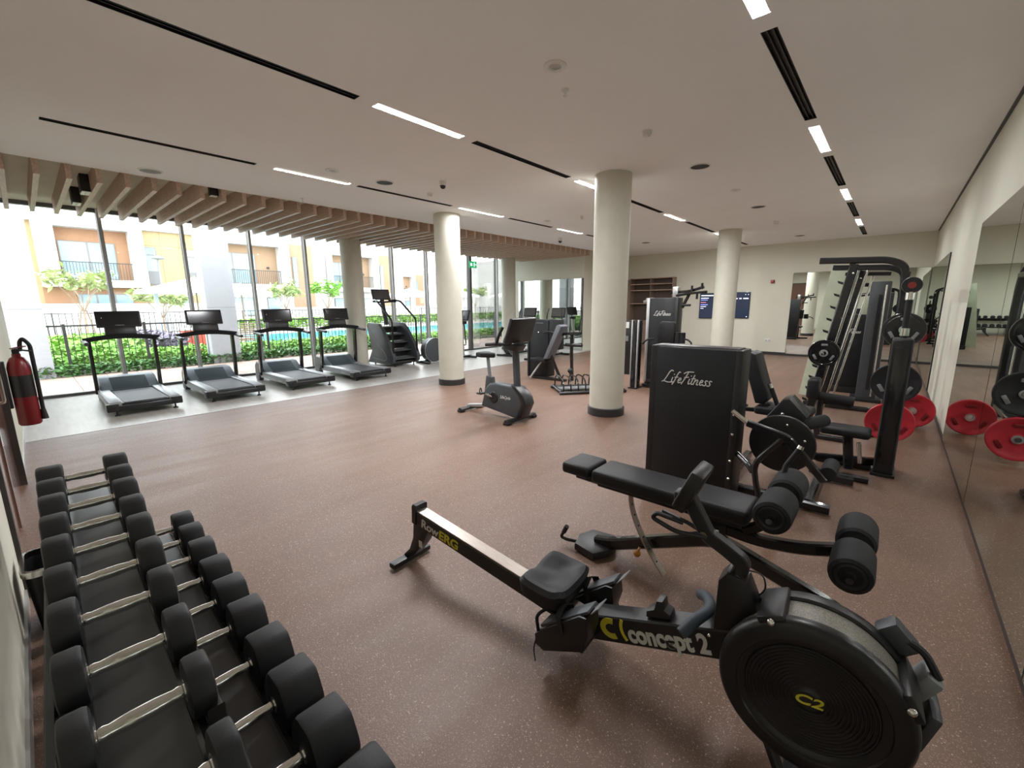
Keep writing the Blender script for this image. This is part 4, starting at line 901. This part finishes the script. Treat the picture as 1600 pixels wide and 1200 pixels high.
def plate(label, c, r, th, m, holes=True, grp='weight plates by the smith machine'):
    p = thing('weight_plate', label, 'weight plate', c, 0, grp)
    MB().lathe([(.026, th*.5), (.05, th*.5), (.055, th*.3), (r*.80, th*.3), (r*.86, th*.5), (r*.97, th*.5), (r, th*.3), (r, -th*.3), (r*.97, -th*.5), (r*.86, -th*.5), (r*.80, -th*.3), (.055, -th*.3), (.05, -th*.5), (.026, -th*.5), (.026, th*.5)], 40, RX(PI/2)).build('disc', m, p)
    MB().lathe([(.026, th*.52), (.045, th*.52), (.045, -th*.52), (.026, -th*.52)], 24, RX(PI/2)).build('hub', M_silver, p)
    if holes:
        for a in (90, 210, 330):
            q = math.radians(a); R = Matrix.Rotation(-(q-PI/2), 4, 'Y')
            MB().box((0, -th*.42, r*.62), (r*.42, th*.3, r*.17), None, .01).xf(R).build('grip_slot', M_midgrey if m is not M_red else M_extred, p)
plate('black weight plate on the near end of the smith bar', (-.60, 6.52, 1.02), .165, .045, M_blackgloss)
plate('red weight plate on the lowest peg, partly behind the gloss post', (.10, 6.46, .27), .225, .05, M_red)
plate('red weight plate standing on the floor between smith machine and mirror', (.325, 7.6, .226), .225, .05, M_red)
plate('large black weight plate on the middle peg of the smith machine', (.10, 6.55, .72), .225, .05, M_rubber)
plate('black weight plate with grip holes on the top peg', (.10, 6.55, 1.33), .19, .045, M_blackgloss)
# bench pads in front of it
t = thing('preacher_pad', 'black padded arm rest on a post in front of the smith machine', 'bench', (-.45, 6.25, 0))
MB().b2((-.24, -.13, .50), (-.12, .13, .74), .03, 3).build('chest_pad', M_vinylpad, t)
MB().cyl((-.20, 0, .53), (.22, 0, .50), .055, n=18).build('arm_roll', M_foam, t)
MB().bar([(-.10, 0, .48), (-.10, 0, .05)], .07, .07, up=(1, 0, 0)).build('post', M_blackgloss, t); MB().bar([(-.30, 0, .03), (.25, 0, .03)], .05, .08).build('base', M_blackgloss, t)
MB().bar([(-.10, 0, .47), (.20, 0, .44)], .05, .05).build('arm_rail', M_blackgloss, t)
# cable column and lettered shroud further back
t = thing('cable_column', 'tall dark grey cable column behind the smith machine', 'gym machine', (-.20, 9.25, 0))
MB().b2((-.14, -.12, 0), (.12, .12, 1.96), .015).build('column_housing', M_greyplastic, t)
MB().b2((-.02, -.125, .2), (.03, -.118, 1.75)).build('slot', M_black, t); MB().cyl((.06, -.16, .1), (.06, -.16, 1.9), .012, n=10).build('guide_rod', M_chrome, t)
MB().b2((-.22, -.2, 0), (.2, .2, .06), .01).build('base', M_black, t); MB().bar([(-.5, 0, 1.93), (.05, 0, 1.9)], .06, .06).build('top_arm', M_blackgloss, t)
t = thing('weight_tower', 'black shrouded weight tower with pale lettering behind the smith machine', 'gym machine', (-.55, 9.9, 0))
sh = shroud(MB(), -.20, .22, -.14, .14, .12, 1.42, .03).build('weight_shroud', M_blacksat, t)
MB().b2((-.22, -.12, 0), (.24, .15, .12), .01).build('base', M_black, t)
script_logo('shroud_lettering', 'LifeFitness', .30, M_print, sh, .01, -.1425, 1.09, .1)
MB().bar([(.0, .1, 1.40), (0, .1, 1.75), (.25, -.1, 1.78)], .05, .05, bend=.08).build('top_arm', M_blackgloss, t)
# added slab standing in for an unidentified pale green area behind the rack
o = MB().prism([(-1.12, .02), (-.80, .02), (-.62, 2.20), (-.86, 2.25)], 9.0, 9.02, 'Y', .003).build('pale_green_slab', mat('pale_green_surface', (.50, .55, .42), .7, var=.12, scale=3))
tag(o, 'unidentified pale green slab standing behind the smith machine frame', 'panel')

# ================================================================ MACHINES PAST THE NEAREST COLUMN
t = thing('press_machine', 'black press machine with pulley arms on top of a lettered tower', 'gym machine', (0, 0, 0))
sh = shroud(MB(), -3.72, -3.18, 8.35, 8.62, .10, 1.74, .04).build('weight_shroud', M_blacksat, t)
MB().b2((-3.77, 8.37, .04), (-3.705, 8.63, 1.745), .01).build('chrome_edge', M_silver, t); MB().b2((-3.195, 8.37, .04), (-3.14, 8.63, 1.745), .01).build('shroud_edge', M_black, t)
MB().b2((-3.75, 8.38, 0), (-3.15, 8.64, .10), .01).build('base', M_black, t)
script_logo('shroud_lettering', 'LifeFitness', .36, M_print, sh, -3.42, 8.3485, 1.40, .1)
MB().b2((-3.27, 8.40, 1.75), (-3.17, 8.52, 1.95), .008).build('pivot_block', M_silver, t)
MB().bar([(-3.34, 8.46, 1.84), (-2.95, 8.44, 1.86), (-2.70, 8.42, 1.93)], .05, .05, bend=.1).build('press_arm', M_blackgloss, t)
MB().bar([(-3.20, 8.42, 1.78), (-2.92, 8.38, 1.82), (-2.62, 8.36, 1.84)], .045, .045, bend=.1).build('press_arm', M_blackgloss, t)
MB().bar([(-2.95, 8.44, 1.84), (-3.08, 8.44, 1.55)], .05, .05).build('strut', M_blackgloss, t)
for x, z in ((-2.90, 1.90), (-2.72, 1.94), (-2.80, 1.76)): MB().cyl((x, 8.38, z-.05), (x, 8.38, z+.06), .02, n=10).build('grip', M_rubber, t)
MB().cyl((-3.06, 8.36, 1.60), (-2.90, 8.36, 1.60), .02, n=10).build('grip', M_rubber, t)
MB().prism([(-3.36, .90), (-3.34, 1.26), (-3.30, 1.30), (-3.06, 1.30), (-3.03, 1.26), (-3.05, .90)], 8.02, 8.10, 'Y', .02).build('back_pad', M_vinylpad, t)
MB().b2((-3.36, 7.75, .50), (-3.05, 8.08, .57), .025, 3).build('seat_pad', M_vinylpad, t); MB().bar([(-3.2, 7.95, .5), (-3.2, 7.95, .04)], .08, .08, up=(1, 0, 0)).build('seat_post', M_blackgloss, t)
MB().bar([(-3.2, 8.06, 1.1), (-3.2, 8.2, .6), (-3.2, 8.30, .08)], .06, .06).build('back_post', M_blackgloss, t)
for x in (-2.98, -2.90): MB().cyl((x, 8.06, .90), (x, 8.06, 1.10), .05, n=16).build('roller', M_foam, t)
MB().tube([(-2.88, 8.05, .98), (-2.78, 8.0, .98), (-2.70, 7.95, .93), (-2.69, 7.95, .88)], .016, 10, bend=.05).build('side_handle', M_rubber, t)
MB().tube([(-3.42, 8.0, .97), (-3.55, 7.98, .95), (-3.63, 7.95, .86)], .016, 10, bend=.05).build('side_handle', M_rubber, t)
MB().bar([(-3.6, 8.0, .04), (-2.8, 8.0, .04)], .06, .08).build('base_tube', M_blackgloss, t)
t = thing('weight_tower', 'narrow black weight tower with chrome edges right of the nearest column', 'gym machine', (-3.68, 7.80, 0))
MB().b2((-.045, -.10, .02), (.055, .12, 1.32), .012).build('housing', M_blackgloss, t)
for x in (-.055, .065): MB().b2((x-.012, -.11, .02), (x+.012, -.06, 1.33), .004).build('chrome_edge', M_silver, t)
MB().b2((-.08, -.13, 0), (.09, .15, .025), .005).build('base', M_black, t)
t = thing('side_cabinet', 'dark cabinet with white notice, behind the nearest column', 'cabinet', (-4.62, 9.4, 0))
MB().b2((-.35, -.2, 0), (.12, .2, 1.24), .01).build('body', M_black, t); MB().b2((-.25, -.204, 1.08), (.08, -.2005, 1.22)).build('notice', M_white, t); MB().b2((-.2, -.203, .78), (.07, -.2005, .9)).build('notice', M_midgrey, t)

t = thing('chest_machine', 'black seated chest machine with sloping grey pad left of the nearest column', 'gym machine', (0, 0, 0))
MB().b2((-6.20, 7.60, .03), (-5.66, 7.86, 1.30), .02).build('weight_shroud', M_blacksat, t)
MB().b2((-5.66, 7.62, .65), (-5.40, 7.84, 1.31), .02).build('upper_shroud', M_blacksat, t)
MB().b2((-6.24, 7.58, 0), (-6.19, 7.88, 1.28), .008).build('shroud_edge', M_black, t)
MB().b2((-6.0, 7.595, 1.22), (-5.8, 7.602, 1.23)).build('lettering_bar', M_midgrey, t)
for x in (-5.92, -5.72): MB().sph((x, 7.58, 1.02), .02, 8).build('bolt', M_chrome, t)
MB().prism([(-5.56, .48), (-5.46, .48), (-5.10, 1.18), (-5.16, 1.22), (-5.22, 1.20)], 7.28, 7.56, 'Y', .02).build('back_pad', M_greypad, t)
MB().b2((-5.92, 7.28, .40), (-5.52, 7.56, .48), .02).build('seat_pad', M_vinylpad, t)
MB().bar([(-5.70, 7.42, .40), (-5.93, 7.30, .03)], .035, .035).build('chrome_leg', M_silver, t)
MB().bar([(-5.45, 7.42, .55), (-5.25, 7.5, .05)], .06, .06).build('rear_leg', M_blackgloss, t)
MB().bar([(-5.95, 7.42, .03), (-5.1, 7.5, .03)], .05, .07).build('base_tube', M_blackgloss, t)
MB().bar([(-5.42, 7.50, .98), (-5.05, 7.46, 1.03), (-4.72, 7.44, 1.05)], .06, .05, bend=.08).build('press_arm', M_blackgloss, t)
MB().bar([(-4.95, 7.46, 1.02), (-4.95, 7.46, .62), (-4.95, 7.5, .04)], .06, .06, up=(1, 0, 0)).build('arm_post', M_blackgloss, t)
MB().cyl((-5.1, 7.46, .80), (-4.7, 7.46, .80), .035, n=14).build('pivot_tube', M_black, t)
MB().tube([(-5.75, 7.55, 1.02), (-5.5, 7.45, 1.06), (-5.3, 7.42, 1.0)], .018, 10, bend=.06).build('side_handle', M_rubber, t)
# low plate rack
t = thing('plate_rack', 'low black rack of curved dividers for bumper plates', 'plate rack', (-4.28, 7.02, 0), math.radians(50))
for y in (-.33, .33): MB().bar([(-.64, y, .03), (.64, y, .03)], .05, .08, c=.3).build('skid', M_black, t)
for x in (-.60, .60): MB().bar([(x, -.33, .05), (x, .33, .05)], .04, .05).build('cross_bar', M_black, t)
for i in range(9):
    x = -.56+.14*i
    MB().tube([(x, -.33, .05), (x, -.30, .24), (x, -.12, .29), (x, .12, .29), (x, .30, .24), (x, .33, .05)], .014, 8, bend=.1).build('divider', M_blackgloss, t)
MB().b2((-.62, -.12, .05), (.62, .12, .065)).build('tray', M_midgrey, t)
MB().sph((-.3, .18, .36), .05, 12).cyl((-.3, .18, .28), (-.3, .18, .33), .012, n=8).build('lifting_knob', M_black, t)
# ================================================================ OUTSIDE
struct(MB().b2((-120, -60, -.2), (-15.0, 120, -.03)).build('pool_deck', M_deck))
t = thing('terrace', None, None, (0, 0, 0)); t['kind'] = 'structure'
MB().b2((-15.0, -8, -.15), (XW-.12, 30, -.03)).build('bedding', mat('paver_joint', (.38, .31, .27), .9), t)
pm = MB().b2((-.287, -.287, -.02), (.287, .287, .018), .004, 1).mesh('paver', M_paver)
for i in range(6):
    for j in range(-4, 28):
        o = bpy.data.objects.new('paver', pm); col.objects.link(o); o.parent = t; o.location = (-11.93-.58*i, .3+.58*j, -.02+rnd.uniform(-.001, .001))
# square piers
def pier(y, label):
    t = thing('pier', label, 'pier', (-14.95, y, 0), 0, None, 'structure')
    MB().b2((-.28, -.36, -.03), (.28, .36, 4.6)).build('shaft', M_pier, t); MB().b2((-.2801, -.361, 1.6), (.2801, .361, 1.62)).build('joint', M_midgrey, t)
pier(-.05, 'square white rendered pier outside the window at the left edge'); pier(3.85, 'square white rendered pier outside, between second and third treadmill')
pier(17.0, 'square white rendered pier outside, far along the terrace')
# picket fence around the planting
def fence(name, label, x, y0, y1, step, h, r, pn, m, post=6):
    t = thing(name, label, 'fence', (x, 0, 0))
    for z in (h-.02, .12): MB().b2((-.012, y0, z-.02), (.012, y1, z+.02)).build('rail', m, t)
    me = MB().b2((-r, -r, -.03), (r, r, h-.03)).mesh('picket', m); po = MB().b2((-.025, -.03, -.03), (.025, .03, h+.03)).mesh('post', m)
    n = int((y1-y0)/step)
    for i in range(n+1):
        o = bpy.data.objects.new('post' if i % (post*2) == 0 else 'picket', po if i % (post*2) == 0 else me); col.objects.link(o); o.parent = t; o.location = (0, y0+i*step, 0)
fence('picket_fence', 'black metal picket fence right outside the windows', -14.98, -2.4, 22, .125, 1.22, .007, 'picket', M_fence)
fence('picket_fence', 'dark metal picket fence beyond the pool', -33.5, -5, 48, .25, 1.32, .014, 'picket', M_fence)
struct(MB().b2((-36.3, -15, -.1), (-36, 10.8, 1.85)).b2((-36.3, 13.5, -.1), (-36, 60, 1.5)).build('boundary_wall', M_housewhite))
# planting: leaf masses
def leaves(name, label, n, area, m, size, group=None, cat='plants', kind='stuff', flat=.5):
    mb = MB(); bm = mb.bm
    for _ in range(n):
        x0, x1, y0, y1, z0, z1 = area
        c = Vector((rnd.uniform(x0, x1), rnd.uniform(y0, y1), z0+(z1-z0)*rnd.random()**.6))
        s = size*rnd.uniform(.6, 1.3); e = Euler((rnd.uniform(-.9, .9), rnd.uniform(-.9, .9), rnd.uniform(0, 6.28))).to_matrix()
        bm.faces.new([bm.verts.new(c+e @ Vector(q)) for q in ((-s*.45, 0, 0), (0, -s, s*.15), (s*.45, 0, 0), (0, s, s*.15))])
    o = mb.build(name, m); return tag(o, label, cat, group, kind)
leaves('groundcover', 'bright green groundcover bed behind the fence at the left', 9000, (-23, -16.7, -4, 2.35, 0, .66), M_leaf, .11)
leaves('hedge', 'low green hedge along the outside of the picket fence', 9000, (-16.4, -15.14, -4, 10.2, -.02, .46), M_leaf, .085)
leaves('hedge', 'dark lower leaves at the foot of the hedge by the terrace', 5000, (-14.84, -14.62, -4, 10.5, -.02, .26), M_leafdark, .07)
leaves('flower_bed', 'patch of purple grey flowering plants behind the fence', 2600, (-22, -16.6, 2.5, 3.45, 0, .75), M_purple, .09)
leaves('hedge', 'green hedge on the far side of the pool', 5000, (-32.9, -32.0, 9, 40, 0, .75), M_leaf, .16)
leaves('hedge', 'low green hedge beside the pool farther along the terrace', 5000, (-16.2, -15.3, 10.5, 24, 0, .38), M_leaf, .10)
# pool
t = thing('swimming_pool', 'blue swimming pool beyond the planting', 'pool', (0, 0, 0))
MB().b2((-27.5, 6.7, -.03), (-17.2, 40, .012)).build('water', M_water, t)
MB().b2((-27.9, 6.3, -.03), (-27.5, 40.4, .03)).b2((-17.2, 6.3, -.03), (-16.8, 40.4, .03)).b2((-27.5, 6.3, -.03), (-17.2, 6.7, .03)).build('coping', M_deck, t)
# ---- houses. Facades face +X
def house(name, label, X, parts):
    t = thing(name, label, 'house', (X, 0, 0)); return t
def hb(t, n, m, x0, x1, y0, y1, z0, z1): return MB().b2((x0, y0, z0), (x1, y1, z1)).build(n, m, t)
def hwin(t, x, y0, y1, z0, z1, trans=None, grey=None, muls=()):
    f = hb(t, 'window', M_housegrey, x-.05, x+.04, y0, y1, z0, z1)
    zb = z0
    if grey: zb = grey; hb(f, 'spandrel', M_housegrey, x+.03, x+.05, y0+.05, y1-.05, z0+.05, grey)
    ys = [y0]+[y0+(y1-y0)*q for q in muls]+[y1]
    zs = [zb]+([trans] if trans else [])+[z1]
    for a, b in zip(ys, ys[1:]):
        for c, d in zip(zs, zs[1:]): hb(f, 'pane', M_houseglass, x+.03, x+.048, a+.05, b-.05, c+.05, d-.05)
    return f
def balcony_rail(t, x, y0, y1, z0, h=1.05, step=.14):
    mb = MB().b2((x-.02, y0, z0+h-.05), (x+.02, y1, z0+h))
    n = int((y1-y0)/step)
    for i in range(n+1): mb.b2((x-.01, y0+i*step-.012, z0), (x+.01, y0+i*step+.012, z0+h))
    mb.build('balcony_railing', M_fence, t)
def cream_house(label, X, y, flip=False):
    """two-storey house: cream panels, white balcony frame with an apricot recess"""
    t = thing('townhouse', label, 'house', (X, y, 0))
    hb(t, 'wall', M_houseyellow, -8, 0, -.9, 8.6, 0, 6.6)
    hb(t, 'roof_parapet', M_housewhite, -8.2, .25, -1.1, 8.8, 6.6, 7.6)
    # white frame
    for (a, b, c, d) in ((.9, 1.75, 2.85, 7.3), (5.05, 5.75, 2.85, 7.3), (1.75, 5.05, 6.35, 7.3), (1.75, 5.05, 2.85, 3.3)):
        hb(t, 'balcony_frame', M_housewhite, -.1, .9, a, b, c, d)
    hb(t, 'recess_wall', M_houseorange, -.02, .03, 1.75, 5.05, 3.3, 6.35)
    hwin(t, .06, 1.85, 4.4, 3.35, 5.6, None, None, (.5, .82))
    balcony_rail(t, .8, 1.75, 5.05, 3.3)
    hb(t, 'ground_wall', M_houseorange, -.02, .05, .9, 5.75, 0, 2.85)
    hwin(t, .09, 2.3, 4.9, .9, 2.45, None, None, (.33, .66))
    for a in (5.85, 8.0, -.35): hwin(t, .04, a, a+.62, 3.1, 5.55, 5.05, 3.95)
    for a in (5.7, 6.75, 7.8): hb(t, 'panel_joint', M_housetan, 0, .012, a, a+.03, 2.9, 6.6)
    hb(t, 'panel_joint', M_housetan, 0, .012, 5.75, 8.6, 5.65, 5.68)
    hwin(t, .04, 6.4, 8.2, .9, 2.4, None, None, (.5,))
    return t
cream_house('cream panelled house with white balcony frame behind the first treadmill', -38, .1)
cream_house('cream panelled house at the left edge behind the fire extinguisher', -38, -10.5)
def white_house(label, X, y, s=1.0, rec=M_housetan):
    t = thing('townhouse', label, 'house', (X, y, 0)); t.scale = (s, s, s)
    hb(t, 'wall', M_housewhite, -8, 0, 0, 9.0, 0, 7.4)
    for (a, b, c, d) in ((.3, .9, 2.9, 7.0), (5.0, 5.7, 2.9, 7.0), (.9, 5.0, 6.2, 7.0), (.9, 5.0, 2.9, 3.3)):
        hb(t, 'balcony_frame', M_housewhite, -.1, .8, a, b, c, d)
    hb(t, 'recess_wall', rec, -.02, .03, .9, 5.0, 3.3, 6.2)
    hwin(t, .06, 1.0, 3.4, 3.35, 5.6, None, None, (.35,))
    balcony_rail(t, .7, .9, 5.0, 3.3)
    hb(t, 'tan_panel', M_housetan, -.02, .03, 6.1, 7.9, .2, 6.6)
    hwin(t, .06, 6.2, 6.6, 3.1, 5.6)
    hwin(t, .06, 1.2, 3.2, .9, 2.3, None, None, (.5,)); hwin(t, .06, 4.0, 5.0, 1.2, 2.3)
    MB().cyl((.03, 4.3, 4.6), (.12, 4.3, 4.6), .1, n=10).build('wall_lamp', M_black, t)
    return t
white_house('white house with tan balcony recess behind the second pier', -38, 9.2)
white_house('white house with tan panel behind the fourth treadmill', -40, 18.6)
white_house('distant white house between the round columns, left of the stair climber', -62, 39, 1.0)
white_house('distant white house seen through the glass right of the stair climber', -58, 52, 1.0)
white_house('white house behind the parasols near the exit door', -42, 46, 1.05, M_houseyellow)
white_house('white house at the far right of the windows', -42, 57, 1.05, M_housegrey)
# parasols, loungers, box, poles
def parasol(label, x, y, w_, z):
    t = thing('parasol', label, 'parasol', (x, y, 0), 0, 'white parasols around the pool')
    mb = MB(); top = mb.bm.verts.new((0, 0, z+.55)); ring = [mb.bm.verts.new((sx*w_/2, sy*w_/2, z)) for sx, sy in ((-1, -1), (0, -1.02), (1, -1), (1.02, 0), (1, 1), (0, 1.02), (-1, 1), (-1.02, 0))]
    low = [mb.bm.verts.new(v.co-Vector((0, 0, .16))) for v in ring]
    for i in range(8):
        mb.bm.faces.new((top, ring[i], ring[(i+1) % 8])); mb.bm.faces.new((ring[i], low[i], low[(i+1) % 8], ring[(i+1) % 8]))
    mb.build('canopy', M_canvas, t)
    MB().cyl((0, 0, -.03), (0, 0, z+.6), .03, n=10).build('pole', M_bark, t); MB().cyl((0, 0, -.03), (0, 0, .08), .3, n=16).build('base', M_midgrey, t)
parasol('large white parasol behind the second treadmill', -23.2, 5.2, 3.6, 2.35)
parasol('white parasol just right of the large one behind the treadmills', -30, 9.0, 2.6, 2.45)
parasol('white parasol left of the stair climber by the pool', -29.6, 21.0, 2.9, 2.4)
parasol('white parasol right of the stair climber by the pool', -29.6, 26.0, 2.9, 2.4)
parasol('white parasol beyond the pool right of the round column', -29.6, 33.0, 2.9, 2.4)
for i, (x, y) in enumerate([(-19.6, 4.9), (-19.6, 5.8)]):
    t = thing('sun_lounger', ['wooden sun lounger under the large parasol, left one', 'wooden sun lounger under the large parasol, right one'][i], 'sun lounger', (x, y, 0), 0, 'loungers by the pool')
    MB().b2((-1.0, -.32, .28), (.3, .32, .33)).build('bed_frame', M_bark, t)
    for k in range(8): MB().box((.3+.07*k*.8, 0, .36+.085*k), (.05, .6, .015), Euler((0, -.9, 0))).build('back_slat', M_bark, t)
    for sx in (-.9, .2):
        for sy in (-.28, .28): MB().b2((sx-.025, sy-.025, -.03), (sx+.025, sy+.025, .28)).build('leg', M_bark, t)
t = thing('towel_box', 'terracotta red box beside the loungers behind the fence', 'box', (-18.6, 4.0, 0))
MB().b2((-.3, -.42, -.03), (.3, .42, .82), .01).build('body', M_terracotta, t); MB().b2((-.33, -.45, .82), (.33, .45, .88), .008).build('lid', M_housewhite, t)
t = thing('outdoor_shower', 'tall pale blue outdoor shower post by the fence', 'shower', (-22.8, 3.72, 0))
MB().b2((-.06, -.07, -.03), (.06, .07, 2.15), .01).build('post', mat('pale_blue_metal', (.45, .55, .66), .4), t); MB().tube([(0, 0, 2.1), (.25, 0, 2.15), (.3, 0, 2.08)], .015, 8).build('shower_head', M_silver, t)
t = thing('hoop_rail', 'pale steel hooped pool ladder rails behind the second treadmill', 'pool ladder', (-28.3, 8.2, 0))
for k in (0, .45): MB().tube([(.0, k, -.03), (0, k, 1.9), (0, k+.15, 2.3), (0, k+.5, 2.45), (0, k+.95, 2.4), (0, k+1.0, 1.4)], .03, 8, bend=.15).build('hoop', M_silver, t)
MB().cyl((0, 1.0, 1.5), (0, 1.45, 1.5), .02, n=8).cyl((0, 1.0, 1.9), (0, 1.45, 1.9), .02, n=8).build('rung', M_silver, t)
def tree(label, x, y, h, n=7, leafm=M_leaf, leafs=.16, spread=.8, seed=1, stake=False):
    r = random.Random(seed); t = thing('young_tree', label, 'tree', (x, y, 0)); tips = []
    mb = MB(); mb.cyl((0, 0, -.03), (0, 0, h*.45), .045, .035, 8)
    for i in range(n):
        a = i*2.4; p1 = Vector((math.cos(a)*spread*.4, math.sin(a)*spread*.4, h*.66)); p2 = Vector((math.cos(a+.3)*spread, math.sin(a+.3)*spread, h*r.uniform(.78, 1.0)))
        mb.tube([(0, 0, h*.42), p1, p2], .018, 6); tips += [p1*.3+p2*.7, p2]
    mb.build('trunk', M_bark, t)
    lb = MB()
    for p in tips:
        for k in range(26):
            c = p+Vector((r.gauss(0, .16), r.gauss(0, .16), r.gauss(.02, .12))); e = Euler((r.uniform(-1, 1), r.uniform(-1, 1), r.uniform(0, 6.3))).to_matrix(); s = leafs*r.uniform(.7, 1.3)
            lb.bm.faces.new([lb.bm.verts.new(c+e @ Vector(q)) for q in ((-s*.28, 0, 0), (0, -s, 0), (s*.28, 0, 0), (0, s, .02))])
    o = lb.build('foliage', leafm, t); o['kind'] = 'stuff'
    if stake:
        for a in (0, 2.1, 4.2): MB().cyl((math.cos(a)*.4, math.sin(a)*.4, -.03), (math.cos(a)*.1, math.sin(a)*.1, 1.5), .025, n=8).build('stake', M_bark, t)
tree('bare-branched young frangipani tree behind the fence at the left', -26, 1.75, 3.3, 7, M_leafpale, .2, .95, 3, True)
tree('pale green young tree behind the third treadmill', -31, 11.9, 3.2, 7, M_leafpale, .22, .8, 4)
tree('bright green young staked tree behind the fourth treadmill', -31, 14.8, 3.2, 8, M_leaf, .22, .9, 5, True)
tree('young leafy tree among the parasols left of the round column', -31, 29.6, 3.2, 8, M_leafpale, .24, 1.0, 6)
tree('green shrub tree under the large parasol', -27.2, 4.6, 2.5, 8, M_leafpale, .2, .9, 7)
tree('young tree by the exit door seen through the glass', -30.5, 37, 3.4, 8, M_leafpale, .24, 1.0, 8)
t = thing('street_lamp', 'slim grey street lamp above the parasol', 'street lamp', (-31, 5.4, 0))
MB().cyl((0, 0, -.03), (0, 0, 4.2), .06, .04, 10).build('pole', M_midgrey, t); MB().lathe([(.05, 4.2), (.3, 4.25), (.32, 4.3), (.1, 4.4), (.001, 4.42)], 16).build('lamp_head', M_midgrey, t)
